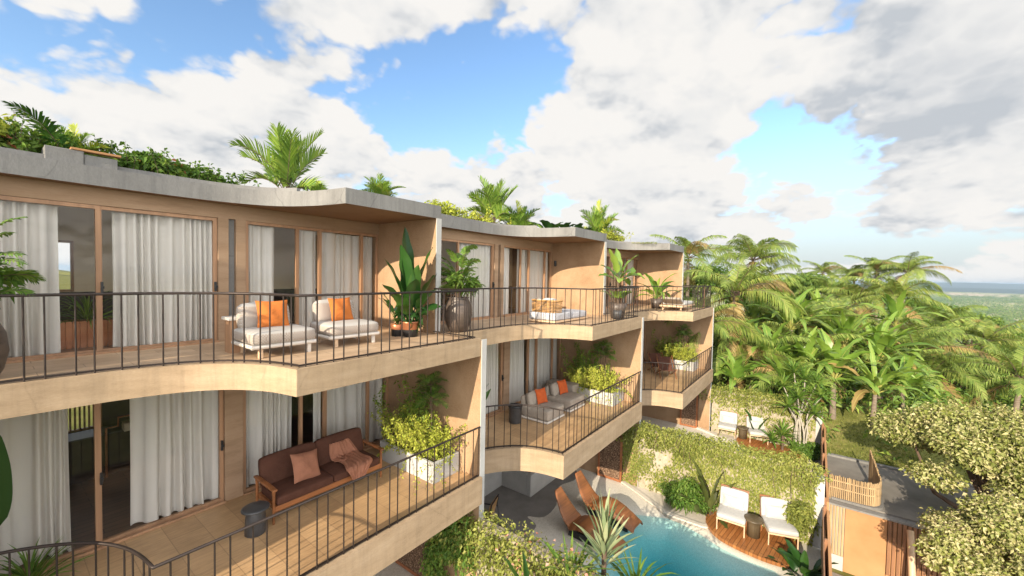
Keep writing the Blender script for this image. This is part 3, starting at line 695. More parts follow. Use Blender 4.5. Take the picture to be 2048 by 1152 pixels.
for dd, w, z in ((.34, .05, -7.62), (.62, .22, -7.80)):
    st = [(13.1-.0, 2.30), (12.55, 2.05), (12.15, 1.65), (11.95, 1.15), (11.95, .55)]
    mb.ribbon(spline([(x-dd, y-.1*dd) for x, y in st[1:]], 6), -w, z-.02, z)
tag(mb.build('pool_step', KERBM), kind='structure')
kc2 = [(x+7.325, y-.829) for x, y in kc]
mb = MB(); mb.ribbon(kc2, .16, GZ-.25, GZ+.07); tag(mb.build('planting_kerb', KERBM), kind='structure')
mb = MB(); mb.box(18.0, -40, -9.0, 22.3, -.42, -7.60); tag(mb.build('road', ASPH), kind='structure')
mb = MB(); mb.box(4.0, -9.0, -10.2, 17.2, -.42, -9.75); tag(mb.build('driveway', ASPH), kind='structure')
mb = MB(); mb.box(22.3, -40, -9.0, 22.48, -.42, -7.52); tag(mb.build('kerb', CONC), kind='structure')

# ------------------------------------------------------------------ the terraced houses
UW, UD = 7.325, -.829
UF, LF = -1.39, -4.33                 # terrace floor levels
UY, LY = 9.25, 8.75                   # glass lines
UPS = spline([(-.80, 7.22), (.2, 7.20), (.75, 7.18), (1.07, 7.16), (1.48, 7.07), (1.8, 6.94), (2.1, 6.72), (2.33, 6.42), (2.5, 6.05), (2.60, 5.61)], 4)+[(6.375, 5.61)]
LOS = spline([(-.80, 7.35), (-.3, 7.27), (.04, 7.13), (.36, 6.93), (.67, 6.64), (.86, 6.32), (.97, 5.95), (1.02, 5.51)], 4)+[(6.375, 5.51)]
RFS = spline([(-.80, 8.97), (.2, 8.98), (1.4, 9.02), (2.2, 9.02), (2.78, 8.96), (3.32, 8.76), (3.65, 8.48), (3.9, 8.02), (4.06, 7.5), (4.13, 7.03)], 4)+[(6.52, 7.03)]
def rev(P): return [tuple(p) for p in P]
def frame_rect(mb, x0, x1, y, z0, z1, w=.06, d=.09, sill=True):
    mb.box(x0, y, z0, x0+w, y+d, z1); mb.box(x1-w, y, z0, x1, y+d, z1)
    mb.box(x0+w, y, z1-w, x1-w, y+d, z1); mb.box(x0+w, y, z0, x1-w, y+d, z0+w)
def rail(parent, P, z0, z1, name='railing', pat=(.16, .25), start=.10, r=.0105):
    """handrail + bottom rail + one bar at a time, as a part of the house"""
    mb = MB(); mb.tube([(p[0], p[1], z1) for p in P], .019, 8); o = mb.build(name, METAL, parent)
    mb = MB(); mb.ribbon(P, .03, z0+.015, z0+.038); mb.build('bottom_rail', METAL, o)
    def st():
        yield start
        k = 0
        while True:
            yield pat[k % 2]; k += 1
    proto = None
    for p in along([(q[0], q[1]) for q in P], st()):
        if proto is None:
            b = MB(); b.tube([(0, 0, z0-.0), (0, 0, z1-.012)], r, 6); proto = b.build('bar', METAL, o); proto.location = (p.x, p.y, 0)
        else:
            c = proto.copy(); C.objects.link(c); c.parent = o; c.location = (p.x, p.y, 0)
    mb = MB(); e = [P[0], P[-1]]
    return o
def villa(label):
    v = thing('terraced_house', label, 'house', (0, 0, 0), 0, 'stepped row of terraced houses')
    # roof slab
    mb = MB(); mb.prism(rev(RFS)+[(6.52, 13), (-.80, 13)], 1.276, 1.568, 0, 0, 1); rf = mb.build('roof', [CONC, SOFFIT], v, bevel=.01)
    ins = offset(RFS, .32)
    mb = MB(); mb.prism([(q[0], q[1]) for q in ins if q[0] > -.6 and q[0] < 6.3]+[(6.25, 12.8), (-.55, 12.8)], 1.57, 1.60); mb.build('roof_soil', SOIL, rf)
    mb = MB(); mb.ribbon([(q[0], q[1]+.16) for q in RFS[:28]], .10, 1.569, 1.655); mb.build('upstand', CONC, rf)
    # balconies
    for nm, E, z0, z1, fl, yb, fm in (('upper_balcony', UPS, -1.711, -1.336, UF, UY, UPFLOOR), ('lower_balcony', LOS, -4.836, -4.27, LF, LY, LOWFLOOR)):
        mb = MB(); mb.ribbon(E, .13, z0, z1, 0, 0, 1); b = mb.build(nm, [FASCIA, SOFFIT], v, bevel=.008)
        inn = offset(E, .131)
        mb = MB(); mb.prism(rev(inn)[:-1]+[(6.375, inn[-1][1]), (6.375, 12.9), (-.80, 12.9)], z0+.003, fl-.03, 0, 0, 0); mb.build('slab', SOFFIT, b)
        mb = MB(); mb.prism(rev(inn)[:-1]+[(6.375, inn[-1][1]), (6.375, yb-.01), (-.80, yb-.01)], fl-.028, fl, 0, 0, 0); mb.build('terrace_floor', fm, b)
        mb = MB(); mb.box(-.79, yb+.02, fl-.028, 6.37, 12.8, fl+.0); mb.build('room_floor', ROOMFLOOR, b)
    # party wall with pale concrete end
    mb = MB(); mb.box(6.378, 5.60, GZ-.3, 6.522, 13, -1.40); mb.box(6.378, 7.04, -1.398, 6.522, 12.99, 1.274); w = mb.build('party_wall', PLASTER, v)
    mb = MB(); mb.box(6.376, 5.583, GZ-.3, 6.524, 5.599, -1.36); mb.box(6.376, 7.02, -1.36, 6.524, 7.039, 1.276); mb.build('wall_end', PALECONC, w)
    # glazed walls
    for nm, Y, z0, z1, zt, posts, pil in (('upper_glazing', UY, UF, 1.0, 1.274, (1.16, 4.28, 4.79, 5.87), ((2.80, 2.97), (3.10, 3.27))), ('lower_glazing', LY, LF, -2.0, -1.715, (1.06, 4.13, 4.66, 5.75), ((2.74, 3.04),))):
        mb = MB(); mb.box(-.79, Y-.01, z1, 6.376, Y+.14, zt); hd = mb.build(nm, HEAD, v)
        mb = MB()
        for a, b in pil: mb.box(a, Y-.05, z0, b, Y+.22, z1-.002)
        mb.build('pillar', HEAD, hd)
        if len(pil) == 2: mb = MB(); mb.box(2.972, Y+.05, z0, 3.098, Y+.10, z1-.003); mb.build('recess_panel', CONC, hd)
        xs = [-.79, posts[0], pil[0][0]]; ys = [pil[-1][1], posts[1], posts[2], posts[3], 6.376]
        for k, (a, b) in enumerate(list(zip(xs[:-1], xs[1:]))+list(zip(ys[:-1], ys[1:]))):
            wd = .11 if b == posts[0] else .07
            mb = MB(); frame_rect(mb, a+.004, b+(.05 if b in posts else -.004), Y+.012*(k % 2), z0+.002, z1-.004, .06, .07); wf = mb.build('window', FRAME, hd)
            mb = MB(); x0, x1 = a+.062, b+(-.012 if b in posts else -.062); yy = Y+.035+.012*(k % 2); mb.add([(x0, yy, z0+.06), (x1, yy, z0+.06), (x1, yy, z1-.06), (x0, yy, z1-.06)], [(0, 1, 2, 3)]); mb.build('pane', GLASS, wf)
        mb = MB(); mb.box(-.79, Y-.10, z0, pil[0][0]-.002, Y-.052, z0+.035); mb.box(pil[-1][1]+.002, Y-.10, z0, 6.37, Y-.052, z0+.035); mb.build('sill', FRAME, hd)
        for xx in (posts[0]+.055, pil[0][0]-.04):
            mb = MB(); mb.box(xx-.015, Y-.045, z0+.98, xx+.015, Y-.002, z0+1.16); mb.box(xx-.02, Y-.075, z0+1.05, xx+.02, Y-.0455, z0+1.09); mb.build('door_handle', BLACKM, hd)
    # back walls of the rooms, each with its window opening
    for nm, z0, z1, zt, wx0, wx1, wz0, wz1 in (('upper_back_wall', UF, UF+.92, 1.27, .66, 1.10, UF+.93, .49), ('lower_back_wall', LF, LF+.75, -1.72, 1.0, 1.62, -3.5, -2.2)):
        Y = 11.2 if nm[0] == 'u' else 12.5; mb = MB()
        mb.box(-.79, Y, wz0, wx0, Y+.12, zt); mb.box(wx1, Y, wz0, 6.37, Y+.12, zt); mb.box(wx0, Y, wz1, wx1, Y+.12, zt); mb.box(-.79, Y, z1, 6.37, Y+.12, wz0-.001)
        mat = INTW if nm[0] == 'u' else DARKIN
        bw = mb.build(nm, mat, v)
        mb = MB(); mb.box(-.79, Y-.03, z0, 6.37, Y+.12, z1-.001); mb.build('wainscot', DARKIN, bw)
        mb = MB(); frame_rect(mb, wx0, wx1, Y-.02, wz0, wz1, .04, .08)
        if nm[0] == 'l':
            for i in range(8): mb.box(wx0+.06+i*.07, Y+.0, wz0+.04, wx0+.09+i*.07, Y+.05, wz1-.04)
        mb.build('back_window', FRAME, bw)
    # ground floor
    mb = MB(); mb.box(-.79, 9.3, GZ-.2, 6.37, 9.45, -4.84); mb.build('ground_floor_wall', PALECONC, v)
    # railings
    up = offset(UPS, .085); up[-1] = (6.29, up[-1][1]); up2 = [p for p in up if p[0] > -.76]
    rail(v, [(p[0], p[1]) for p in up2]+[(6.29, 6.98)], -1.336, -.336)
    lo = offset(LOS, .085); lo2 = [p for p in lo if p[0] > -.76]; lo2[-1] = (6.355, lo2[-1][1])
    rail(v, lo2, -4.27, -3.212)
    return v
V1 = villa('nearest terraced house, cream chairs on its upper balcony and a brown sofa below')
V2 = copy_tree(V1, (UW, UD, 0), label='middle terraced house, wicker daybed on its upper balcony and taupe lounge seats below')
V3 = copy_tree(V1, (2*UW, 2*UD, 0), label='farthest terraced house at the end of the row beside the palm jungle')
for _o in []: pass
V0 = copy_tree(V1, (-UW, -UD, 0), label='terraced house before the nearest one, cut off by the left edge of the photo')
for ch in [c for c in V0.children if c.name.startswith('railing')]:      # nothing of these shows: left out
    for g in list(ch.children): bpy.data.objects.remove(g)
    bpy.data.objects.remove(ch)

# ------------------------------------------------------------------ curtains
def curtain(x0, x1, Y, z0, z1, seed, amp=.045):
    r = rng(seed); xs = np.arange(x0, x1, .011); ph = np.cumsum((1+.55*np.convolve(r.normal(size=len(xs)+24), np.ones(25)/5, 'valid')[:len(xs)]).clip(.35, 2)*.011*2*PI/(.075+.13*(.5+.5*np.sin(xs*5.1+seed*2)*np.sin(xs*2.3+seed))**1.5+.02*r.random(len(xs))))
    V = []; zz = np.linspace(0, 1, 8)
    for k, s in enumerate(zz):
        a = amp*(.75+.55*(1-s))*(.75+.5*np.abs(np.sin(ph*.23+seed))); off = .012*np.sin(xs*5+seed+s*2)
        w = np.sin(ph+.45*np.sin(s*2.6+seed+ph*.13)*(1-s)); y = Y+a*(1.1*np.sign(w)*np.abs(w)**.6)+off*(1-s)+.3*a*np.sin(.37*ph+seed)
        x = xs+.012*np.sin(ph*.5+s*2.2)*(1-s)
        for i in range(len(xs)): V.append((x[i], y[i], z0+(z1-z0)*s+(.006*math.sin(ph[i])+.012*math.sin(xs[i]*4+seed) if k == 0 else 0)))
    n = len(xs); F = [(k*n+i, k*n+i+1, (k+1)*n+i+1, (k+1)*n+i) for k in range(7) for i in range(n-1)]
    return MB().add(V, F, 0, True)
def hang(x0, x1, Y, z0, z1, seed, unit_, label, amp=.045):
    o = curtain(x0, x1, Y, z0, z1, seed, amp).build('curtain', CLOTH); o.location = (unit_*UW, unit_*UD, 0)
    return tag(o, label, 'curtain', 'pale curtains behind the balcony glazing')
ua, ub, la, lb = UF+.03, .93, LF+.03, -2.03
Yu, Yl = UY+.16, LY+.16
hang(-.74, .77, Yu, ua, ub, 1, 0, 'long white curtain at the left edge of the nearest upper balcony', .055)
hang(1.37, 2.77, Yu, ua, ub, 2, 0, 'widest white curtain of the nearest upper balcony, left of the plaster pillar', .055)
hang(3.30, 3.90, Yu, ua, ub, 3, 0, 'grey-white curtain behind the left cream lounge chair, beside the dark open doorway', .04)
hang(4.38, 4.80, Yu, ua, ub, 4, 0, 'narrow white curtain right of the dark doorway on the nearest upper balcony', .035)
hang(4.88, 6.32, Yu+.03, ua, ub, 5, 0, 'sheer curtain in the corner behind the right cream lounge chair', .03)
hang(-.74, .80, Yl, la, lb, 6, 0, 'grey curtain at the left edge of the lower balcony, under the white one', .05)
hang(1.48, 2.70, Yl, la, lb, 7, 0, 'wide grey curtain left of the plaster pillar on the brown sofa balcony', .055)
hang(3.08, 4.05, Yl, la, lb, 8, 0, 'grey curtain hanging behind the left half of the brown sofa', .04)
hang(4.50, 4.68, Yl, la, lb, 9, 0, 'narrowest curtain strip, by the wooden post behind the brown sofa', .03)
hang(4.74, 6.30, Yl+.03, la, lb, 10, 0, 'grey curtain behind the white planter end of the brown sofa balcony', .035)
hang(1.37, 2.77, Yu, ua, ub, 11, 1, 'white curtain behind the big dark urn on the middle upper balcony', .05)
hang(3.30, 3.78, Yu, ua, ub, 12, 1, 'white curtain left of the dark gap on the middle upper balcony', .035)
hang(4.32, 4.80, Yu, ua, ub, 13, 1, 'white curtain right of the dark gap behind the wicker daybed', .035)
hang(4.88, 6.32, Yu, ua, ub, 14, 1, 'sheer cream curtain in the corner of the middle upper balcony', .03)
hang(-.2, 2.70, Yl, la, lb, 15, 1, 'white curtain behind the black bin on the middle lower balcony', .05)
hang(3.08, 4.05, Yl, la, lb, 16, 1, 'white curtain behind the taupe lounge seats, between brown posts', .04)
hang(4.45, 6.25, Yl, la, lb, 17, 1, 'long white curtain behind the second taupe seat, next to the bushy planter', .04)
hang(3.3, 6.30, Yl, la, lb, 18, 2, 'pale green-grey curtain at the back of the farthest lower balcony', .04)
hang(4.9, 6.30, Yu, ua, ub, 19, 2, 'curtain deep in shade at the back of the farthest upper balcony', .03)

# ------------------------------------------------------------------ furniture
def rot(ax, ang): return Matrix.Rotation(ang, 4, ax)
I4 = Matrix.Identity(4)
# upper balcony: two cream lounge chairs (front towards -Y)
def lounge_chair(label):
    t = thing('lounge_chair', label, 'lounge chair', (0, 0, 0), 0, 'cream lounge chairs')
    mb = MB()
    for y in (-.40, .40): mb.tube([(-.50, y, .185), (.50, y, .185)], .036, 10)
    for x in (-.48, .48): mb.tube([(x, -.40, .185), (x, .40, .185)], .034, 10)
    mb.box(-.46, -.37, .165, .46, .37, .20); mb.build('frame', WHITEP, t)
    for x in (-.36, .40):
        for y in (-.36, .34): mb = MB(); mb.box(x-.03, y-.03, 0, x+.03, y+.03, .158); mb.build('leg', WHITEP if x > 0 else PALEWOOD, t, bevel=.006)
    mb = MB(); mb.rbox((0, 0, .315), (1.0, .90, .22), .075, 0, .02, 9); mb.build('seat_cushion', CHECK, t)
    mb = MB(); mb.rbox((-.04, .33, .60), (.80, .20, .44), .08, 0, .035, 9, rot('X', R(-14))); mb.build('back_cushion', CHECK, t)
    return t
lc = lounge_chair('cream lounge chair with woven check sides, left of the two on the nearest upper balcony'); lc.location = (3.05, 7.36, UF)
lc2 = copy_tree(lc, (4.36, 7.42, UF), R(-2), 'cream lounge chair nearer the balcony corner, in front of the sheer curtain')
for nm, x, y, l in (('a', 3.05, 7.44, 'orange scatter cushion on the left cream lounge chair'), ('b', 4.34, 7.52, 'orange scatter cushion on the right cream lounge chair')):
    mb = MB(); mb.pillow((0, 0, .23), .50, .48, .17, rot('Z', R(-7 if nm == 'a' else 5)) @ rot('X', R(-17)))
    o = mb.build('scatter_cushion', ORANGE); o.location = (x, y, UF+.425); tag(o, l, 'cushion', 'orange cushions on the upper balcony')
t = thing('side_table', 'narrow side table with white top behind the left cream lounge chair', 'side table', (2.62, 7.90, UF))
mb = MB(); mb.box(-.13, -.16, .55, .16, .16, .60); mb.build('table_top', WHITEP, t, bevel=.008)
mb = MB(); mb.box(-.09, -.13, 0, .13, .13, .548); mb.build('pedestal', FRAME, t)

# lower balcony: brown sofa
def sofa():
    t = thing('sofa', 'dark brown two-seat sofa with teak frame on the lower balcony', 'sofa', (4.06, 7.62, LF))
    w, d = 1.04, .36; mb = MB()
    mb.box(-w, -d, .20, w, -d+.05, .30); mb.box(-w, d-.05, .20, w, d, .30); mb.box(-w, -d+.05, .22, -w+.05, d-.05, .29); mb.box(w-.05, -d+.05, .22, w, d-.05, .29)
    for i in range(9): mb.box(-w+.1+i*.22, -d+.05, .245, -w+.2+i*.22, d-.05, .265)
    mb.build('frame', TEAK, t, bevel=.006)
    for x in (-w-.045, w-.005):
        for y in (-d-.01, d-.05):
            mb = MB(); mb.tube([(x+.025, y+.03, 0), (x+.025, y+.03, .58)], [.02, .03], 8); mb.build('leg', TEAK, t)
        mb = MB(); mb.rbox((x+.025, -.0, .60), (.085, .82, .045), .02, 0, 0, 5); mb.build('armrest', TEAK, t)
    for s in (-1, 1):
        mb = MB(); mb.rbox((s*.51, -.03, .37), (1.01, .70, .16), .045, 0, .018, 9); mb.build('seat_cushion', BROWNF, t)
        mb = MB(); mb.rbox((s*.51, .33, .66), (1.01, .17, .52), .06, 0, .025, 9, rot('X', R(-14))); mb.build('back_cushion', BROWNF, t)
    return t
sofa()
mb = MB(); mb.pillow((0, 0, .24), .54, .52, .19, rot('Z', R(10)) @ rot('X', R(-28)) @ rot('Y', R(9)))
o = mb.build('scatter_cushion', ROSE); o.location = (3.68, 7.56, LF+.445); tag(o, 'dusty rose scatter cushion leaning on the brown sofa', 'cushion')
# throw: draped sheet that runs down the back, over the seat, and over its front edge
def throw():
    r = rng(5); path = [(.30, .79), (.24, .60), (.17, .49), (.02, .475), (-.18, .472), (-.33, .468), (-.405, .44), (-.425, .34), (-.43, .24)]
    sp = spline(path, 5); n = len(sp); V = []; m = 25
    for i, (y, z) in enumerate(sp):
        s = i/(n-1); w = .15+.15*math.sin(PI*min(1, s*.9+.12)); cx = .08*math.sin(s*4)+.05*s
        for j in range(m):
            u = -1+2*j/(m-1); f = .018*math.sin(u*13+s*5)+.013*math.sin(u*7-s*9+1)
            edge = (1-abs(u)**3)
            ly, lz = f*(.3 if s < .25 else .1), abs(f)*1.5+.012*edge
            V.append((cx+u*w*(1+.12*math.sin(s*11)), y-(lz if s < .22 or s > .72 else 0)+ly, z+(lz if .2 < s < .75 else .01)))
    F = [(i*m+j, i*m+j+1, (i+1)*m+j+1, (i+1)*m+j) for i in range(n-1) for j in range(m-1)]
    mb = MB().add(V, F, 0, True); mb.pillow((-.02, .06, .50), .30, .24, .06, rot('X', R(75)) @ rot('Y', R(30)))
    o = mb.build('throw_blanket', ROSE); o.location = (4.52, 7.60, LF); sm = o.modifiers.new('thickness', 'SOLIDIFY'); sm.thickness = .012
    tag(o, 'crumpled dusty rose throw draped over the right half of the brown sofa', 'throw')
throw()
t = thing('stool', 'dark grey mushroom-shaped stool beside the brown sofa', 'stool', (2.72, 7.28, LF))
mb = MB(); mb.lathe([(.0, .44), (.17, .44), (.205, .425), (.205, .405), (.16, .385), (.12, .36)], n=28); mb.build('seat', CHAR, t)
mb = MB(); mb.lathe([(.13, .37), (.145, .30), (.16, .02), (.15, 0), (0, 0)], n=14); mb.build('base', CHAR, t)

def planter_box(loc, size, label, mat=PALECONC):
    t = thing('planter_box', label, 'planter', loc); sx, sy, sz = size; w = .06; mb = MB()
    mb.box(0, 0, 0, sx, w, sz); mb.box(0, sy-w, 0, sx, sy, sz); mb.box(0, w, 0, w, sy-w, sz); mb.box(sx-w, w, 0, sx, sy-w, sz); mb.build('box', mat, t, bevel=.005)
    mb = MB(); mb.box(w, w, .02, sx-w, sy-w, sz-.06); mb.build('soil', SOIL, t); return t
planter_box((5.60, 6.17, LF), (.74, 1.84, .43), 'white concrete planter box against the party wall of the brown sofa balcony')
planter_box((UW+5.45, UD+6.17, LF), (.90, 1.84, .43), 'white planter box at the corner end of the taupe seat balcony')
planter_box((2*UW+5.45, 2*UD+6.17, LF), (.90, 1.84, .43), 'pale planter box on the farthest lower balcony behind the brown chairs')

# middle upper balcony: daybed
t = thing('daybed', 'low wicker-backed daybed with grey mattress on the middle upper balcony', 'daybed', (10.05, 6.02, UF))
mb = MB(); mb.box(0, 0, .03, 2.05, .95, .085); mb.box(.1, .1, 0, 1.95, .85, .03); mb.build('platform', PALEWOOD, t, bevel=.006)
mb = MB(); mb.rbox((.52, .47, .20), (1.02, .93, .23), .05, 0, .012, 8); mb.rbox((1.53, .47, .19), (.98, .93, .21), .05, 0, .012, 8); mb.build('mattress', LGREY, t)
mb = MB()
for i in range(8):
    z = .33+i*.042; mb.tube(spline([(.42, .90, z), (.14, .88, z), (.06, .70, z), (.06, .3, z), (.14, .08, z), (.42, .04, z)], 4), .016, 6)
for y in (.12, .3, .5, .7, .85): mb.tube([(.075, y, .31), (.05, y, .65)], .012, 6)
mb.tube(spline([(.44, .92, .66), (.13, .90, .66), (.04, .70, .66), (.04, .3, .66), (.13, .06, .66), (.44, .02, .66)], 4), .026, 8); mb.build('wicker_back', RATTAN, t)
mb = MB(); mb.rbox((.26, .34, .53), (.17, .50, .36), .07, 0, .03, 8, rot('Y', R(-12))); mb.rbox((.27, .72, .50), (.16, .30, .34), .07, 0, .03, 8, rot('Y', R(-14))); mb.build('back_cushion', WHITEF, t)
o = MB().lathe([(0, .10), (.045, .10), (.05, .08), (.05, -.10), (.04, -.12), (0, -.12)], n=14).build('wall_lamp', BLACKM); o.location = (13.63, 8.22, .50)
tag(o, 'small dark wall lamp high on the party wall above the daybed', 'wall lamp')

# middle lower balcony: taupe seats
def taupe(label, ledge=False):
    t = thing('lounge_chair', label, 'lounge chair', (0, 0, 0), 0, 'taupe lounge chairs')
    mb = MB(); mb.box(0, 0, .02, .98, 1.0, .075); mb.build('base', WHITEP, t, bevel=.006)
    mb = MB(); mb.rbox((.49, .49, .235), (.97, .98, .32), .06, 0, .012, 9); mb.build('seat_cushion', GREYF, t)
    mb = MB(); mb.rbox((.49, .93, .42), (.97, .14, .52), .05, 0, .01, 7); mb.build('back', GREYF, t)
    mb = MB(); mb.rbox((.40, .74, .575), (.70, .19, .40), .08, 0, .03, 8, rot('X', R(-12))); mb.build('back_cushion', GREYF, t)
    return t
ts = taupe('taupe lounge seat next to the black bin on the middle lower balcony'); ts.location = (9.93, 6.13, LF)
ts2 = copy_tree(ts, (11.29, 6.13, LF), None, 'taupe lounge seat beside the bushy planter on the middle lower balcony')
mb = MB(); mb.rbox((.24, .55, .29), (.48, 1.10, .58), .04, 0, 0, 7); o = mb.build('ottoman', GREYF); o.location = (12.28, 6.60, LF); tag(o, 'long taupe upholstered block between the second taupe seat and the planter', 'ottoman')
for x, y, a, l in ((10.46, 6.70, -12, 'burnt orange scatter cushion on the taupe seat next to the black bin'), (11.80, 6.72, -9, 'burnt orange scatter cushion on the taupe seat beside the planter')):
    mb = MB(); mb.pillow((0, 0, .22), .44, .46, .16, rot('Z', R(a)) @ rot('X', R(-20))); o = mb.build('scatter_cushion', REDOR); o.location = (x, y, LF+.41); tag(o, l, 'cushion', 'burnt orange cushions on the taupe seats')
t = thing('bin', 'black cylindrical bin left of the taupe lounge seats', 'bin', (9.52, 7.0, LF))
mb = MB(); mb.lathe([(0, 0), (.17, 0), (.185, .03), (.19, .42), (.20, .43), (.20, .46)], n=24); mb.build('body', CHAR, t)
mb = MB(); mb.lathe([(.17, .47), (.205, .47), (.215, .48), (.21, .51), (.17, .52), (.13, .50), (0, .49)], n=24); mb.build('rim', BLACKM, t)
t = thing('dining_chair', 'dark-legged chair mostly hidden behind the party wall of the middle lower balcony', 'chair', (7.62, 7.05, LF))
for x in (-.2, .2):
    for y in (-.2, .2): mb = MB(); mb.tube([(x*1.25, y*1.25, 0), (x*.8, y*.8, .43)], [.011, .018], 7); mb.build('leg', BLACKM, t)
mb = MB(); mb.rbox((0, 0, .455), (.46, .46, .06), .03, 0, .01, 6); mb.build('seat', WHITEF, t)
mb = MB(); mb.rbox((-.20, 0, .72), (.05, .42, .36), .03, 0, 0, 6, rot('Y', R(-10))); mb.build('backrest', WHITEF, t)

# farthest balconies
t = thing('sun_daybed', 'flat padded sun bed with raised headboard on the farthest upper balcony', 'sun bed', (17.95, 4.55, UF))
mb = MB(); mb.box(0, 0, .16, 2.1, .95, .23)
for x in (.15, 1.9):
    for y in (.08, .83): mb.box(x, y, 0, x+.06, y+.06, .16)
mb.build('frame', PALEWOOD, t, bevel=.006)
mb = MB(); mb.rbox((1.25, .48, .30), (1.68, .93, .14), .05, 0, .01, 8); mb.build('mattress', WHITEF, t)
mb = MB(); mb.rbox((.20, .48, .42), (.62, .80, .10), .04, 0, .01, 8, rot('Y', R(24))); mb.build('headrest', GREYF, t)
mb = MB(); mb.box(-.05, -.03, 0, .05, .03, 1.02); o = mb.build('privacy_post', SLATW); o.location = (21.02, 4.35, UF); tag(o, 'reddish brown wooden post at the outer end of the farthest upper railing', 'post')
def sling(label):
    t = thing('sling_chair', label, 'lounge chair', (0, 0, 0), 0, 'brown sling chairs')
    mb = MB(); mb.add([(-.3, -.42, .36), (.3, -.42, .36), (.3, .1, .24), (-.3, .1, .24), (.27, .48, .78), (-.27, .48, .78)], [(0, 1, 2, 3), (3, 2, 4, 5)]); o = mb.build('sling', BROWNF, t); o.modifiers.new('thickness', 'SOLIDIFY').thickness = .035
    mb = MB()
    for x in (-.33, .33):
        mb.tube([(x, -.5, .0), (x, .52, .82)], .02, 7); mb.tube([(x, .45, .0), (x, -.45, .38)], .02, 7)
    mb.build('frame', TEAK, t); return t
sc = sling('brown sling chair nearer the railing on the farthest lower balcony'); sc.location = (18.35, 5.25, LF); sc.rotation_euler = (0, 0, R(-62))
copy_tree(sc, (18.9, 5.75, LF), R(-50), 'brown sling chair nearer the planter on the farthest lower balcony')

# ground: built-in sofa, loungers, deck furniture
t = thing('outdoor_sofa', 'grey block-like outdoor sofa under the middle lower balcony', 'sofa', (10.82, 7.27, GZ))
mb = MB(); mb.box(0, 0, 0, 2.3, .16, .72); mb.box(0, .162, 0, .16, 1.9, .72); mb.build('back_panel', PALECONC, t, bevel=.02)
mb = MB(); mb.rbox((1.2, .6, .25), (2.0, .85, .40), .07, 0, .02, 8); mb.rbox((.62, 1.4, .25), (.86, .8, .40), .07, 0, .02, 8); mb.build('seat_cushion', GREYF, t)
mb = MB(); mb.rbox((.5, .30, .64), (.6, .2, .42), .08, 0, .03, 8, rot('X', R(10))); mb.rbox((1.25, .30, .64), (.6, .2, .42), .08, 0, .03, 8, rot('X', R(10))); mb.build('back_cushion', GREYF, t)
t = thing('garden_chair', 'dark-framed armchair in the shade under the middle balconies, beside the party wall', 'chair', (8.55, 7.35, GZ), R(200))
mb = MB(); mb.rbox((0, 0, .40), (.6, .58, .12), .04, 0, .01, 6); mb.build('seat', GREYF, t)
mb = MB(); mb.rbox((0, .28, .70), (.58, .07, .5), .03, 0, .01, 6, rot('X', R(-12))); mb.build('backrest', RATTAN, t)
mb = MB()
for x in (-.32, .32): mb.tube([(x, -.3, 0), (x, -.3, .58), (x, .32, .62), (x, .42, 0)], .02, 7); mb.tube([(x, .30, .6), (x*.9, .36, .96)], .018, 7)
mb.tube([(-.29, .36, .96), (.29, .36, .96)], .018, 7); mb.build('frame', BLACKM, t)
def wood_lounger(label):
    t = thing('pool_lounger', label, 'lounger', (0, 0, 0), 0, 'carved wooden pool loungers')
    st = [(-.62, 1.02, .15, .0), (-.50, .82, .21, .01), (-.34, .58, .28, .015), (-.16, .38, .33, .01), (-.02, .29, .345, 0), (.03, .29, .345, 0), (.16, .36, .37, .02), (.36, .43, .385, .035), (.62, .44, .38, .045), (.92, .38, .35, .04), (1.22, .27, .31, .03), (1.46, .17, .28, .02)]
    V = []; k = 9
    for l, z, w, cr in st:
        for j in range(k):
            u = -1+2*j/(k-1); x = w*u; zz = z+cr*(1-u*u)
            if abs(u) == 1: zz -= .10 if l > 0 else .02
            V.append((x, -l, zz))
    F = [(i*k+j, i*k+j+1, (i+1)*k+j+1, (i+1)*k+j) for i in range(len(st)-1) for j in range(k-1)]
    o = MB().add(V, F, 0, False).build('shell', TEAK, t); s = o.modifiers.new('thickness', 'SOLIDIFY'); s.thickness = .045; b = o.modifiers.new('bevel', 'BEVEL'); b.width = .012; b.segments = 2
    mb = MB(); mb.add([(-.26, .05, 0), (.26, .05, 0), (.24, -1.25, 0), (-.24, -1.25, 0), (-.30, -.02, .24), (.30, -.02, .24), (.26, -1.32, .20), (-.26, -1.32, .20)], [(0, 3, 2, 1), (0, 1, 5, 4), (1, 2, 6, 5), (2, 3, 7, 6), (3, 0, 4, 7)])
    mb.build('base', BLACKM, t); return t
wl = wood_lounger('carved wooden lounger farther along the pool shore, near the mesh door'); wl.location = (11.42, 5.32, GZ); wl.rotation_euler = (0, 0, R(-6))
copy_tree(wl, (10.17, 5.30, GZ), R(-4), 'carved wooden lounger nearer the hedge, partly behind the striped spiky plant')
def deck(P, label):
    t = thing('timber_deck', label, 'deck', (0, 0, 0)); mb = MB(); mb.prism(P, GZ+.03, GZ+.12); mb.build('boards', TEAKD, t)
    mb = MB(); cx, cy = max(x for x, y in P)-.1, sum(y for x, y in P)/len(P); mb.prism([(x*.86+.14*cx, y*.86+.14*cy) for x, y in P], GZ-.9, GZ+.028); mb.build('plinth', DARKCONC, t)
D1 = spline([(13.62, 2.42), (13.1, 2.46), (12.72, 2.34), (12.42, 2.1), (12.24, 1.8), (12.12, 1.3), (12.08, .8), (12.15, .40)], 4)+[(12.5, .22), (13.62, .18)]
deck(D1, 'rounded timber deck over the pool holding two white chairs')
deck([(x+7.30, y*1.12-.05) for x, y in D1], 'rounded timber deck in the farther garden, with two white chairs')
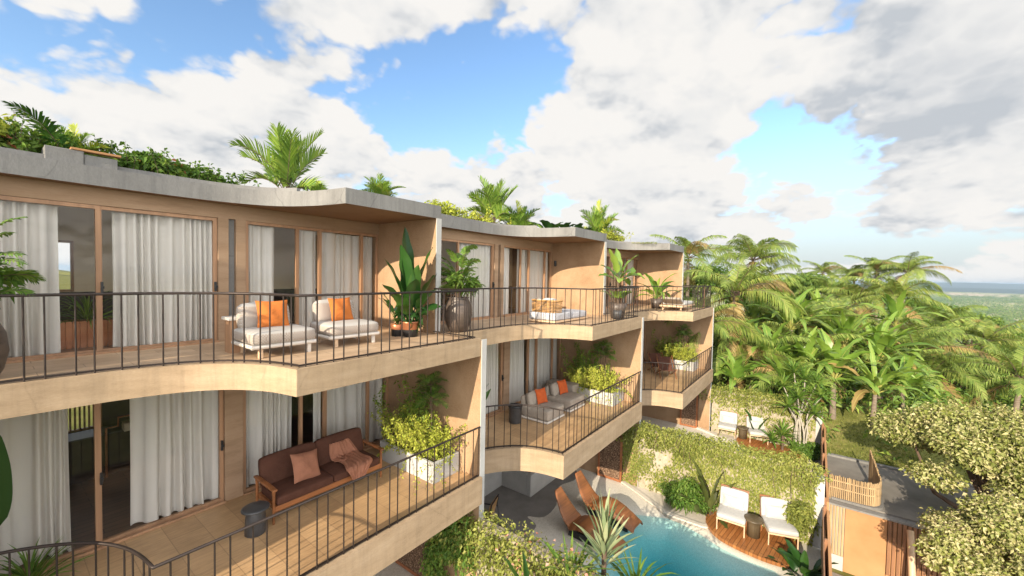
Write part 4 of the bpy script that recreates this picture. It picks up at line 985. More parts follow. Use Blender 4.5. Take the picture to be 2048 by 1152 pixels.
def pool_chair(label):
    t = thing('pool_chair', label, 'armless chair', (0, 0, 0), 0, 'white armless chairs on the timber decks')   # faces -Y
    for x in (-.34, .34):
        mb = MB(); mb.tube([(x, -.34, 0), (x, -.34, .34)], .018, 7); mb.build('leg', PALEWOOD, t)
        mb = MB(); mb.tube([(x, .30, 0), (x, .42, .80)], .018, 7); mb.build('leg', TEAK, t)
    mb = MB(); mb.box(-.36, -.36, .30, .36, .36, .345); mb.build('frame', PALEWOOD, t, bevel=.005)
    mb = MB(); mb.rbox((0, -.02, .41), (.72, .70, .14), .05, 0, .015, 8); mb.build('seat_cushion', WHITEF, t)
    mb = MB(); mb.rbox((0, .35, .66), (.72, .12, .56), .045, 0, .015, 8, rot('X', R(-13))); mb.build('backrest', WHITEF, t)
    mb = MB(); mb.pillow((0, .235, .62), .58, .36, .15, rot('X', R(-16))); mb.build('back_cushion', WHITEF, t)
    mb = MB(); mb.rbox((0, .43, .67), (.74, .025, .58), .01, 0, 0, 5, rot('X', R(-13))); mb.build('back_panel', TEAK, t); return t
pc = pool_chair('white armless chair left of the round stool on the pool deck'); pc.location = (13.02, 1.76, GZ+.12); pc.rotation_euler = (0, 0, R(-88))
copy_tree(pc, (13.22, .64, GZ+.12), R(-70), 'white armless chair right of the round stool on the pool deck, nearest the fence')
copy_tree(pc, (20.72, 3.12, GZ+.12), R(-86), 'farther white armless chair with its back to the last garden wall, left of the stool')
copy_tree(pc, (20.80, 1.95, GZ+.12), R(-72), 'farther white armless chair beside the multi-stemmed tree')
def round_stool(label, loc):
    t = thing('round_stool', label, 'stool', loc, 0, 'round stools between deck chairs')
    mb = MB(); mb.lathe([(0, .50), (.21, .50), (.24, .485), (.24, .44), (.21, .42), (.17, .41)], n=24); mb.build('top', wood_dark, t)
    mb = MB(); mb.lathe([(.17, .415), (.16, .3), (.165, .0), (0, 0)], n=20); mb.build('base', wood_dark, t); return t
wood_dark = wood('dark_stained_wood', (.085, .062, .035), .3, axis=2, rough=.5)
rs = round_stool('round dark wooden stool between the two white chairs on the pool deck', (12.98, 1.22, GZ+.12))
copy_tree(rs, (20.72, 2.50, GZ+.12), None, 'round dark stool between the two white chairs of the farther garden')

# garden walls, screens, fences ---------------------------------------------------
def garden_wall(X, y0, y1, top, label):
    t = thing('garden_wall', label, 'wall', (0, 0, 0)); mb = MB(); mb.box(X, y0, GZ-.4, X+.20, y1, top); mb.build('wall_body', STONEW, t)
    mb = MB(); mb.box(X-.02, y0-.22, GZ-.3, X+.22, y0-.002, top-.12); mb.build('end_pier', PALECONC, t, bevel=.01); return t
garden_wall(6.33, -.10, 5.58, -5.25, 'vine-covered garden wall at the bottom of the photo, before the pool')
garden_wall(13.72, -.10, 4.74, -5.20, 'vine-covered garden wall behind the pool deck')
garden_wall(21.25, -.10, 3.90, -5.30, 'farthest garden wall with dry vines below the palm jungle')
PERF = surf('perforated_bronze_mesh', [(.35, (.05, .03, .02)), (.55, (.16, .09, .055)), (.72, (.55, .38, .25))], 30, .5, metal=.3, bmp=.3, bscale=60, spec=.4, fine=.7)
def screen(x, y0, y1, label):
    t = thing('mesh_door', label, 'door', (x, 0, 0)); mb = MB()
    mb.box(-.03, y0, GZ+.02, .03, y0+.07, -4.9); mb.box(-.03, y1-.07, GZ+.02, .03, y1, -4.9); mb.box(-.025, y0+.07, GZ+.02, .025, y1-.07, GZ+.10); mb.box(-.025, y0+.07, -4.98, .025, y1-.07, -4.9); mb.build('frame', COPPER, t, bevel=.004)
    mb = MB(); mb.box(-.012, y0+.07, GZ+.10, .012, y1-.07, -4.98); mb.build('mesh_panel', PERF, t)
    mb = MB()
    for k in range(3): mb.box(.035+k*.03, y0-.002*k, GZ+.02, .055+k*.03, y0+.05, -4.9)
    mb.build('stacked_leaf', METAL, t); return t
screen(6.24, 6.98, 8.2, 'copper framed mesh door under the brown sofa balcony')
screen(13.60, 5.30, 6.20, 'copper framed mesh door beside the pool shore')
screen(20.92, 4.45, 5.25, 'copper framed mesh door under the farthest balcony')
def fence(x0, x1, Y, top, label):
    t = thing('slat_fence', label, 'fence', (0, 0, 0)); n = int((x1-x0)/1.6)
    for i in range(n+1):
        x = x0+(x1-x0)*i/n; mb = MB(); mb.box(x-.03, Y-.07, GZ-2.2, x+.03, Y-.012, top); mb.build('post', SLATW, t)
    mb = MB(); k = int((top-GZ)/.085)
    for i in range(k): mb.box(x0, Y-.01, GZ+.02+i*.085, x1, Y+.015, GZ+.085+i*.085)
    mb.build('slats', SLATW, t); mb = MB(); mb.box(x0, Y-.13, GZ-2.4, x1, Y-.075, top-.1); mb.build('outer_panel', TERRA, t)
fence(6.6, 13.6, -.30, -6.0, 'narrow reddish slat fence along the pool garden, seen edge-on'); fence(14.0, 21.2, -.30, -5.95, 'slat fence of the farther garden, seen edge-on')
# sunken entrance wall below the road
t = thing('entrance_wall', 'terracotta rendered wall with timber slats below the road edge', 'wall', (17.55, 0, 0))
mb = MB(); mb.box(0, -2.02, -9.8, .30, -.98, -7.62); mb.build('wall_body', TERRA, t)
mb = MB(); mb.box(-.04, -9, -7.618, .22, -.45, -7.56); mb.build('coping', CONC, t)
mb = MB()
for i in range(6): mb.box(-.03, -.96+i*.083, -9.3, .05, -.90+i*.083, -7.62)
mb.build('timber_slats', BAMBOO, t)
mb = MB(); mb.box(.05, -.97, -9.8, .3, -.45, -7.62); mb.box(-.02, -.97, -9.8, .048, -.45, -9.31); mb.build('plinth', PALECONC, t)
mb = MB()
for i in range(26): mb.box(-.03, -2.12-i*.115, -9.4, .05, -2.04-i*.115, -7.63)
mb.build('dark_slats', SLATW, t); mb = MB(); mb.box(.06, -6, -9.8, .3, -2.03, -7.63); mb.box(-.02, -6, -9.8, .055, -2.03, -9.41); mb.build('side_wall', TERRA, t)
mb = MB(); mb.tube([(-1.1, -2.55, -9.75), (-.02, -2.55, -7.75)], .09, 6); o = mb.build('strut', PALEWOOD); o.location = (17.55, 0, 0); tag(o, 'thick slanted timber strut leaning on the entrance wall', 'strut')
def bamboo():
    t = thing('bamboo_screen', 'curled bamboo cane screen at the edge of the road', 'screen', (0, 0, 0))
    P = spline([(17.98, -.52), (17.98, -1.0), (18.0, -1.5), (18.12, -1.78), (18.5, -1.92), (19.3, -1.88), (20.1, -1.75)], 8); mb = MB()
    def st():
        yield .02
        while True: yield .052
    pts = along([(x, y) for x, y in P], st()); r = rng(8); n = len(pts)
    for i, p in enumerate(pts):
        h = .80+.05*r.random()+(.50*max(0, (i/n-.62)/.38)**1.3)
        mb.tube([(p.x, p.y, -7.58), (p.x+.006*r.normal(), p.y+.006*r.normal(), -7.58+h)], .021+.004*r.random(), 6)
    mb.build('canes', BAMBOO, t); mb = MB(); mb.ribbon([(p.x, p.y) for p in pts[::3]], -.03, -7.2, -7.16); mb.ribbon([(p.x, p.y) for p in pts[::3]], -.03, -6.95, -6.91); mb.build('lath', BAMBOO, t)
    mb = MB(); mb.ribbon([(x-.09, y-.09) for x, y in P], .22, -7.6, -7.52); mb.build('plinth', CONC, t)
bamboo()
# concrete trough with capping on the nearest roof
t = thing('roof_trough', 'concrete trough with terracotta capping on the nearest roof', 'trough', (.62, 9.10, 1.57))
mb = MB(); mb.box(0, 0, 0, .40, .5, .215); mb.box(.404, .02, 0, .78, .5, .175); mb.build('trough_body', CONC, t, bevel=.008)
mb = MB(); mb.box(.26, -.015, .217, .82, .12, .25); mb.build('capping', TERRA, t, bevel=.006)
# inside the nearest rooms
t = thing('copper_lamp_stand', 'stepped copper pipe stand inside the dark lower room', 'lamp stand', (1.72, 11.6, LF))
mb = MB(); mb.tube([(-.16, 0, 0), (-.16, 0, 1.02), (.02, 0, 1.02), (.02, 0, 1.2), (.26, 0, 1.2), (.26, 0, 1.42), (.5, 0, 1.42)], .022, 7); mb.build('pipe', COPPER, t)
mb = MB(); mb.box(.1, -.1, .9, .62, .16, 1.06); mb.build('tan_box', INTW, t)
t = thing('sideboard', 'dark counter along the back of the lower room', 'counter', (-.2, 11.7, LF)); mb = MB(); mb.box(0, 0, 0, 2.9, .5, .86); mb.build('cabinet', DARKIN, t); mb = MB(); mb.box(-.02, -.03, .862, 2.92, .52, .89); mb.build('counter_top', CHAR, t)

# ------------------------------------------------------------------ potted and planter plants
def pot_lathe(prof, mat, parent, n=28):
    mb = MB(); mb.lathe(prof, n=n); return mb.build('pot', mat, parent)
def twig_bush(mb, r, c, rad, nl, L, Wd, mat=0, ncl=9, sub=.42, shell=.35, up=.5, stems=None, base=None):
    bl = clump(r, c, rad, ncl, sub); cloud(mb, bl, nl, L, Wd, r, mat, shell, up)
    if stems is not None and base is not None:
        limbs(mb, r, base, [b[:3] for b in bl[:6]], .012, stems)
# bird-of-paradise in a two-tone pot, upper balcony
t = thing('potted_strelitzia', 'tall broad-leaved plant in a two-tone pot beside the party wall of the nearest upper balcony', 'potted plant', (5.76, 7.16, UF))
mb = MB(); mb.lathe([(.0, 0), (.16, 0), (.175, .16)], n=26, mat=0); mb.lathe([(.176, .162), (.20, .30), (.22, .34), (.20, .34), (.19, .30), (0, .29)], n=26, mat=1); mb.build('pot', [BLACKM, COPPER], t)
r = rng(21); mb = MB()
for az, el, L, w, dr in ((185, 87, 1.72, .36, 14), (95, 88, 2.12, .40, 6), (335, 82, 1.75, .38, 18), (165, 77, 1.5, .32, 22), (60, 76, 1.4, .34, 30), (240, 72, 1.15, .32, 35), (285, 66, 1.0, .32, 40), (120, 68, 1.05, .3, 38), (15, 60, .95, .3, 45), (215, 52, .8, .28, 50), (310, 50, .75, .28, 55), (265, 84, 1.3, .26, 12), (350, 70, 1.3, .32, 26), (200, 64, .9, .3, 40)):
    blade(mb, (.05*math.cos(R(az)), .05*math.sin(R(az)), .30), R(az), R(el), L, w*1.15, R(dr), r, 0, 0, pet=.34, n=14, fold=.4, wave=.03, tear=.05, power=.85)
cloud(mb, [(.0, 0, .48, .26, .26, .22)], 90, .22, .09, r, 0, .3, .6); mb.build('foliage', [L_DARK], t)
t = thing('small_pot_plant', 'small pot with leaf stems behind the two-tone pot', 'potted plant', (5.62, 7.42, UF))
mb = MB(); mb.lathe([(0, 0), (.13, 0), (.14, .15)], n=22, mat=0); mb.lathe([(.141, .152), (.16, .26), (.15, .27), (0, .25)], n=22, mat=1); mb.build('pot', [BLACKM, COPPER], t)
r = rng(22); mb = MB()
for i in range(9): blade(mb, (0, 0, .24), i*2.4, R(78-i*3), .75*(.7+.5*r.random()), .16, R(35), r, 0, 0, pet=.4, n=9, fold=.4)
mb.build('foliage', [L_DARK], t)
# urn plants: feathery leaves
def urn_plant(label):
    t = thing('urn_plant', label, 'potted plant', (0, 0, 0), 0, 'leafy plants in dark urns')
    pot_lathe([(0, 0), (.20, 0), (.30, .18), (.34, .36), (.32, .55), (.26, .68), (.24, .72), (.27, .75), (.24, .75), (.21, .70), (0, .66)], POTD, t, 32)
    r = rng(31); mb = MB()
    for i in range(30):
        az = i*2.4; el = R(84-i*1.9); h = .35+.55*r.random() if i < 12 else .08+.35*r.random()
        b = (.05*math.cos(az), .05*math.sin(az), .70); e = (.12*math.cos(az), .12*math.sin(az), .70+h); mb.tube([b, e], .009, 5, 1)
        frond(mb, e, az, el, .42+.25*r.random(), R(60+30*r.random()), r, nl=14, ll=.17, w=.032, mat=0, stem=1, hang=.5, s0=.3)
    cloud(mb, clump(r, (0, 0, 1.05), (.42, .42, .42), 9, .4), 420, .15, .045, r, 0, .3, .5); mb.build('foliage', [L_GREEN, TWIG], t); return t
up_ = urn_plant('feathery plant in a dark urn where the middle upper balcony meets the party wall'); up_.location = (7.02, 6.93, UF); up_.scale = (1.0, 1.0, 1.12)
copy_tree(up_, (-.12, 7.55, UF), R(160), 'feathery plant in a dark urn cut off by the left edge of the photo')
# banana plant in a dark pot, middle upper balcony
t = thing('potted_banana', 'broad banana-leaved plant in a dark pot at the right end of the middle upper balcony', 'potted plant', (13.12, 5.42, UF))
pot_lathe([(0, 0), (.21, 0), (.27, .30), (.31, .52), (.28, .52), (.25, .45), (0, .44)], POTD, t)
r = rng(33); mb = MB(); mb.tube([(0, 0, .42), (.02, 0, 1.0), (0, .02, 1.25)], [.05, .04, .03], 8, 1)
for az, el, L, w, dr in ((170, 72, 1.25, .36, 30), (60, 86, 1.15, .34, 12), (330, 62, 1.25, .32, 40), (240, 50, 1.0, .40, 75), (100, 60, .9, .34, 50), (20, 35, 1.1, .30, 45), (205, 30, .9, .38, 80), (285, 40, .95, .42, 85), (140, 40, .8, .34, 60), (350, 15, .8, .34, 70)):
    blade(mb, (0, 0, 1.18+.1*r.random()), R(az), R(el), L, w, R(dr), r, 0, 1, pet=.25, n=12, fold=.5, tear=.18, wave=.06)
for i in range(8): blade(mb, (.1*math.cos(i), .1*math.sin(i), .5), i*.8, R(60), .75, .24, R(70), r, 0, 1, pet=.3, n=9, fold=.4)
mb.build('foliage', [L_BAN, TWIG], t)
t = thing('silver_watering_pot', 'small dark grey pot in front of the potted banana plant', 'pot', (12.82, 5.30, UF)); pot_lathe([(0, 0), (.12, 0), (.17, .18), (.15, .30), (.13, .30), (0, .26)], CHAR, t)
t = thing('potted_palm_plant', 'yellowish potted plant beside the sun bed on the farthest upper balcony', 'potted plant', (18.9, 5.95, UF)); pot_lathe([(0, 0), (.2, 0), (.26, .45), (.23, .45), (0, .40)], POTD, t)
r = rng(34); mb = MB()
for i in range(15): blade(mb, (0, 0, .42), i*2.4, R(85-i*4), 1.45*(.8+.4*r.random()), .24, R(60+i*3), r, 0, 0, pet=.2, n=11, fold=.5, tear=.1)
mb.build('foliage', [L_BAN], t)
# planters on the lower balconies
def planter_green(loc, label1, label2, label3, seed, lime=L_LIME, sc=1.0):
    r = rng(seed); mb = MB()
    bs = [(.10+.56*r.random(), .10+1.55*r.random(), .0) for i in range(int(190*sc))]
    sprigs(mb, r, bs, .84, .60, 42, .062, .036)
    sprigs(mb, r, [(.06, .1+1.5*r.random(), .08) for i in range(int(26*sc))]+[(.1+.55*r.random(), .06, .08) for i in range(int(18*sc))], .34, 1.6, 22, .058, .034, curl=1.3)
    o = mb.build('lime_shrub', [lime, TWIG]); o.location = loc; tag(o, label1, 'shrub', 'lime shrubs in the balcony planters')
    mb = MB(); bs = [(.34+.34*r.random(), .55+1.15*r.random(), .0) for i in range(int(44*sc))]; sprigs(mb, r, bs, 1.42, .33, 54, .08, .045, sr=.006)
    o = mb.build('climbing_shrub', [L_MID, TWIG]); o.location = loc; tag(o, label2, 'shrub', 'darker shrubs in the balcony planters')
    mb = MB()
    for cx, cy, h in ((.42, .55, 1.55), (.55, .70, 1.32), (.34, .42, 1.25)):
        mb.tube([(cx, cy, .3), (cx+.02, cy, h)], .011, 5, 1)
        for i in range(11):
            az = i*2.4; frond(mb, (cx+.02, cy, h), az, R(75-i*6), .38, R(70), r, nl=12, ll=.17, w=.018, mat=0, stem=1, hang=.3, s0=.3)
    o = mb.build('bamboo_palm', [L_GREEN, TWIG]); o.location = loc; tag(o, label3, 'palm', 'small palms in the balcony planters')
planter_green((5.58, 6.20, LF+.30), 'lime green shrub filling the planter on the brown sofa balcony', 'darker upright shrub against the wall in the brown sofa balcony planter', 'slim feathery palm rising from the brown sofa balcony planter', 41)
planter_green((UW+5.42, UD+6.20, LF+.30), 'lime green shrub spilling from the planter beside the taupe seats', 'dark leafy shrub at the back of the planter beside the taupe seats', 'small feathery palm in the planter beside the taupe seats', 42)
planter_green((2*UW+5.42, 2*UD+6.20, LF+.30), 'yellow-green shrub in the planter of the farthest lower balcony', 'dark shrub climbing the wall of the farthest lower balcony', 'small palm half hidden in the farthest balcony planter', 43, sc=.7)
o = place(strap_plant(51, 90, .55, .028, 85, 15, 60, core=.12), 'grass_clump', [L_GREEN], (.36, 8.25, LF+.12), 'tufted dark green grass plant in the lower left corner', 'plant')
t = thing('big_leaf_plant', 'huge dark green leaf cut off by the left edge, beside the lower balcony railing', 'plant', (.06, 7.46, LF)); r = rng(52); mb = MB()
blade(mb, (.02, -.1, .2), R(100), R(92), 2.30, .28, R(-4), r, 0, 0, pet=.50, n=14, fold=.25, wave=.02); blade(mb, (-.1, .05, .2), R(150), R(80), 2.45, .30, R(10), r, 0, 0, pet=.50, n=14, fold=.35)
blade(mb, (0, 0, .2), R(160), R(75), 1.9, .45, R(30), r, 0, 0, pet=.4, n=12, fold=.35); mb.build('leaf', [leafmat('deep_green_blade', [(.1, (.006, .022, .006)), (.9, (.018, .05, .010))], trans=.05, rough=.35)], t)
t = thing('balcony_strelitzia', 'upright dark leaves at the left end of the middle lower balcony', 'plant', (7.35, 7.0, LF)); r = rng(53); mb = MB()
for i, (az, el, L) in enumerate(((20, 80, 1.75), (-10, 62, 1.5), (40, 70, 1.45), (-40, 75, 1.6), (90, 78, 1.5), (0, 55, 1.0))): blade(mb, (0, 0, .1), R(az), R(el), L, .19, R(22), r, 0, 0, pet=.45, n=10, fold=.5)
mb.build('foliage', [L_DARK], t)
t = thing('indoor_planter', 'leafy spider plant in a copper slatted trough behind the glass of the nearest upper room', 'potted plant', (.82, 10.1, UF)); mb = MB()
for i in range(11): mb.box(i*.085-.1, 0, 0, i*.085-.03, .4, .46)
mb.box(-.09, .03, .02, .80, .37, .44); mb.build('trough', COPPER, t); o = strap_plant(54, 60, .62, .035, 85, 5, 80, core=.15).build('foliage', [L_GREEN], t); o.location = (.35, .2, .5)

# ------------------------------------------------------------------ hedges and vines
def vine_wall(X, y0, y1, top, seed, label, mat=L_OLIVE, n=8000, drape=.75, face=1600, grow=1.0, lsz=.085, hole=None):
    """mass of leaves over the top and down the -X face of a garden wall"""
    r = rng(seed); mb = MB(); bl = []
    y = y0
    while y < y1:
        bl.append((X+.06+.05*r.normal(), y, top+.02+.06*r.normal(), .34*grow, .32, .24*grow)); y += .22
        if r.random() < .8: d = drape*(.35+.65*r.random()); bl.append((X-.10, y, top-.30*d-.1, .20*grow, .26, .38*d))
    cloud(mb, bl, n, lsz, lsz*.58, r, 0, .5, .35, .9, .7)
    # sparser runners clinging to the face
    k = face; P = np.stack([np.full(k, X-.035)-.05*r.random(k), y0+(y1-y0)*r.random(k), GZ+(top-GZ)*r.random(k)**.8], 1)
    keep = (np.sin(P[:, 1]*3.1+seed)+np.sin(P[:, 1]*7.3+P[:, 2]*5)+np.sin(P[:, 2]*4.1-P[:, 1]*2.2)+r.normal(size=k)*.9+1.1*(P[:, 1] < 2.6)) > -.45
    P = P[keep]; k = len(P); N = unit(np.array([-1, 0, .35])+r.normal(size=(k, 3))*.5); T = unit(np.array([-.3, 0, -1.0])+r.normal(size=(k, 3))*.6); leaves(mb, P, N, T, lsz*(.7+.5*r.random(k)), lsz*.62, 0)
    for i in range(int((y1-y0)*3)):
        yy = y0+(y1-y0)*r.random(); L = .3+.7*r.random(); mb.tube([(X-.12-.15*r.random(), yy, top+.05), (X-.28, yy+.05, top-.3*L), (X-.22, yy+.08*r.normal(), top-.9*L)], .006, 4, 1)
    o = mb.build('climbing_vine', [mat, TWIG]); return tag(o, label, 'vine', 'vines over the garden walls')
vine_wall(13.72, -.12, 5.9, -5.20, 61, 'thick olive green vine over the garden wall behind the two white pool chairs', n=14000, face=14500, lsz=.070)
vine_wall(21.25, -.1, 5.2, -5.32, 62, 'dry yellow-green vine over the farthest garden wall', n=5200, face=2600, lsz=.095)
r = rng(63); mb = MB(); bl = []
for i in range(60):
    y = 1.6+5.2*i/60; bl.append((6.40+.10*r.normal(), y, -5.34-.10*(y < 3.2)+.08*r.normal(), .36, .30, .28)); bl.append((6.18, y, -5.75+.2*r.normal(), .22, .3, .5))
cloud(mb, bl, 9500, .075, .045, r, 0, .5, .4, .9, .6); cloud(mb, bl[:70], 500, .06, .05, r, 1, .8, .6)
tag(mb.build('flowering_hedge', [L_OLIVE, leafmat('pink_white_petal', [(.1, (.55, .42, .36)), (.9, (.62, .22, .15))], tint=(1, 1, 1))]), 'dense flowering hedge over the near garden wall at the bottom of the photo', 'hedge')
r = rng(64); mb = MB(); bl = [(6.10+.08*r.normal(), 5.7+1.15*r.random(), -7.0+1.9*r.random(), .14, .3, .3) for i in range(30)]; cloud(mb, bl, 3600, .075, .04, r, 0, .4, .3, .9, .8)
tag(mb.build('hanging_vine', [L_GREEN]), 'dark vine hanging in the shade under the near balcony', 'vine')
# garden plants
def strap(seed, loc, label, n, L, w, mat=L_VAR, cat='plant', **k): return place(strap_plant(seed, n, L, w, **k), 'spiky_plant', [mat], loc, label, cat)
def spear(seed):
    r = rng(seed); mb = MB()
    for i in range(46):
        f = i/46; az = i*2.39996; blade(mb, (.05*math.cos(az), .05*math.sin(az), .95-.75*f), az, R(88-62*f+r.normal()*4), .80*(.8+.3*r.random())*(1-.1*f), .082, R(12+18*r.random()), r, 0, 0, pet=0, n=6, fold=.55, wave=.0, power=.5)
    mb.tube([(0, 0, -.8), (0, 0, .95)], .05, 8, 1); return mb
place(spear(71), 'spiky_plant', [L_VAR, TWIG], (6.86, 2.96, -5.60), 'striped spiky strap-leaved plant in front of the pool', 'plant', sc=1.0)
place(strap_plant(72, 34, .95, .075, 84, 15, 55, core=.1), 'strap_leaf_plant', [L_GREEN], (6.3, 3.35, -5.55), 'arching strap-leaved plant left of the striped spiky plant at the bottom edge', 'plant')
place(strap_plant(73, 30, .85, .07, 84, 20, 60, core=.1), 'strap_leaf_plant', [L_GREEN], (7.15, 2.45, -5.75), 'arching strap-leaved plant right of the striped spiky plant at the bottom edge', 'plant')
r = rng(74); mb = MB()
for az, el, L in ((120, 74, 1.1), (60, 82, 1.0), (170, 66, .9), (300, 70, .8)): blade(mb, (0, 0, 0), R(az), R(el), L, .20, R(25), r, 0, 0, pet=.2, n=10, fold=.5)
place(mb, 'broad_leaf_plant', [L_DARK], (5.55, 3.72, -5.75), 'dark upright broad leaves in front of the flowering hedge at the bottom edge', 'plant')
r = rng(75); mb = MB(); bl = clump(r, (0, 0, .48), (.48, .70, .42), 14, .42); cloud(mb, bl, 2600, .11, .038, r, 0, .3, .6); place(mb, 'shrub', [L_GREEN], (13.22, 3.05, GZ+.02), 'rounded dark green shrub between the pool kerb and the vine wall', 'shrub')
r = rng(76); mb = MB()
for az, el, L, w in ((100, 84, 1.75, .30), (150, 80, 1.6, .28), (240, 86, 1.7, .28), (200, 66, 1.5, .26), (280, 72, 1.45, .26), (170, 40, 1.2, .40), (130, 48, 1.2, .30), (220, 12, .9, .42), (300, 30, 1.0, .3)): blade(mb, (.05*math.cos(R(az)), .05*math.sin(R(az)), 0), R(az), R(el), L, w, R(28), r, 0, 1, pet=.28, n=11, fold=.5, tear=.08)
place(mb, 'banana_plant', [leafmat('olive_blade', [(.1, (.06, .08, .02)), (.9, (.16, .18, .06))], rough=.4), TWIG], (13.35, 2.42, GZ), 'olive upright banana leaves behind the left white pool chair', 'plant')
r = rng(77); mb = MB()
for i in range(22): blade(mb, (.12*r.normal(), .12*r.normal(), 0), i*2.4, R(80-i*2.6), .85*(.7+.4*r.random()), .22, R(60), r, 0, 0, pet=.2, n=9, fold=.4, wave=.05)
place(mb, 'broad_leaf_plant', [L_DARK], (12.05, .12, GZ-.05), 'glossy dark broad-leaved plant at the bottom edge, in front of the right pool chair', 'plant')
r = rng(78); mb = MB(); bl = clump(r, (0, 0, .7), (.35, .45, .6), 10, .45); cloud(mb, bl, 1700, .11, .05, r, 0, .3, .5); place(mb, 'shrub', [L_OLIVE], (13.55, .08, GZ), 'shrub between the right pool chair and the fence', 'shrub')
# multi-stemmed rosette tree by the farther deck
def rosette(mb, c, r, L=.62, n=26, mat=0):
    for i in range(n): blade(mb, c, i*2.39996, R(80-85*i/n), L*(.8+.35*r.random()), .085, R(35+25*r.random()), r, mat, mat, pet=0, n=6, fold=.4, power=.6)
t = thing('dragon_tree', 'multi-stemmed pale trunk tree with spiky rosettes beside the farther deck', 'tree', (20.62, .42, GZ)); r = rng(81)
tips = [(0, .62, 2.75), (.05, -.10, 3.15), (-.1, -.66, 2.55), (-.35, .40, 2.0), (.2, .28, 3.35), (-.2, -.45, 1.85), (.25, -.50, 3.0), (-.3, .1, 2.4)]
mb = MB()
for i, tp in enumerate(tips):
    b = (.10*math.cos(i*2.4), .16*math.sin(i*2.4), 0); mb.tube(spline([b, (b[0]*1.1+tp[0]*.10, b[1]*1.1+tp[1]*.12, tp[2]*.38), (tp[0]*.45, tp[1]*.42+.03*(-1)**i, tp[2]*.70), tp], 5), [.038-.0012*k for k in range(16)], 7, 0)
mb.build('trunk', PALEBARK, t)
mb = MB()
for c in tips: rosette(mb, c, r, .72, 34)
cloud(mb, clump(r, (0, -.1, 2.8), (.5, .9, .5), 8, .3), 250, .14, .05, r, 0); mb.build('crown', [L_GREEN], t)
r = rng(82); mb = MB(); rosette(mb, (0, 0, .75), r, .7, 34); rosette(mb, (-.2, .35, .5), r, .6, 26); rosette(mb, (.1, -.4, .2), r, .6, 24); mb.tube([(0, 0, -.1), (0, 0, .75)], .05, 7, 1); place(mb, 'dragon_plant', [L_GREEN, TWIG], (20.35, .98, GZ), 'low spiky rosette plant at the right end of the farther deck', 'plant')
r = rng(83); mb = MB(); cloud(mb, clump(r, (0, 0, .3), (.5, .6, .35), 8, .5), 1200, .13, .05, r); place(mb, 'shrub', [L_GREEN], (20.4, .15, GZ), 'low green shrub at the foot of the pale multi-stemmed tree', 'shrub')
r = rng(84); mb = MB()
for az, el, L in ((100, 82, 1.5), (160, 70, 1.3), (250, 75, 1.4)): blade(mb, (0, 0, 0), R(az), R(el), L, .28, R(25), r, 0, 0, pet=.3, n=10, fold=.5)
place(mb, 'banana_plant', [L_DARK], (21.0, 2.05, GZ), 'few upright banana leaves behind the farther right deck chair', 'plant')

# ------------------------------------------------------------------ right-hand flowering trees
def cream_tree(loc, rad, n, seed, label, h, sz=.15):
    t = thing('flowering_tree', label, 'tree', loc, 0, 'cream-leaved trees by the road'); r = rng(seed)
    bl = clump(r, (0, 0, h), rad, 52, .27, .75); mb = MB(); cloud(mb, bl, n, sz, sz*.66, r, 0, .5, .35, 1.0, .1); cloud(mb, bl, n//3, sz*1.05, sz*.7, r, 1, .35, .35, 1.0, .1); sprigs(mb, r, [b[:3] for b in bl for q in range(5)], rad[0]*.24, .8, 16, sz, sz*.6, 0, 2, sr=.008); mb.build('crown', [L_CREAM, L_OLIVE, TWIG], t)
    mb = MB(); limbs(mb, r, (.2, -.2, -2.2), [b[:3] for b in bl[:9]], .11, 0); mb.tube([(.25, -.25, -3.9), (.2, -.2, -2.1)], [.16, .11], 8, 0); mb.build('trunk', TWIG, t)
cream_tree((19.0, -4.75, -5.75), (2.9, 2.9, 2.0), 50000, 91, 'wide cream-leaved tree hanging over the road at the right edge', .30, .100)
cream_tree((14.9, -4.1, -6.85), (2.0, 2.0, 1.45), 33000, 92, 'cream-leaved tree in the bottom right corner', .38, .085)

# ------------------------------------------------------------------ roof plants
def roof_bush(loc, rad, n, seed, label, mat=L_GREEN, L=.095, ncl=18, red=0):
    r = rng(seed); mb = MB(); bl = clump(r, (0, 0, rad[2]*.6), rad, ncl, .36); cloud(mb, bl, n, L, L*.6, r, 0, .35, .5)
    if red: cloud(mb, bl[:5], red, L, L*.6, r, 1, .8, .5)
    sprigs(mb, r, [(rad[0]*1.2*r.normal()*.6, rad[1]*.5*r.normal(), rad[2]*.3) for i in range(int(n/45))], rad[2]*1.25, .5, 22, L*.9, L*.5, 0, 2, sr=.005)
    limbs(mb, r, (0, 0, -.1), [b[:3] for b in bl[:8]], .012, 2); o = mb.build('roof_shrub', [mat, L_RED, TWIG]); o.location = loc; return tag(o, label, 'shrub', 'shrubs on the planted roofs')
roof_bush((.25, 10.0, 1.50), (.50, .6, .46), 2300, 101, 'tall mixed shrub at the left end of the nearest roof, behind a leaning frond', L_GREEN, red=120)
roof_bush((.0, 9.9, 1.80), (.38, .5, .30), 900, 109, 'yellowish shrub top at the upper left corner of the roof planting', L_LIME)
roof_bush((1.15, 10.0, 1.5), (.60, .5, .40), 1900, 102, 'bushy shrub behind the concrete trough on the nearest roof', L_GREEN, red=40)
roof_bush((1.95, 9.9, 1.5), (.58, .45, .40), 2000, 103, 'leafy roof shrub to the right of the concrete trough', L_GREEN, red=60)
roof_bush((2.75, 9.9, 1.5), (.58, .4, .34), 1700, 104, 'low roof shrub tapering towards the tall roof palm', L_GREEN)
roof_bush((9.0, 9.6, 1.66), (.75, .5, .42), 1300, 105, 'low shrub where the middle roof begins, right of the nearest roof corner', L_LIME)
roof_bush((10.4, 9.5, 1.60), (.8, .5, .34), 900, 106, 'pinkish low shrub at the foot of the middle roof palms', L_LIME, red=160)
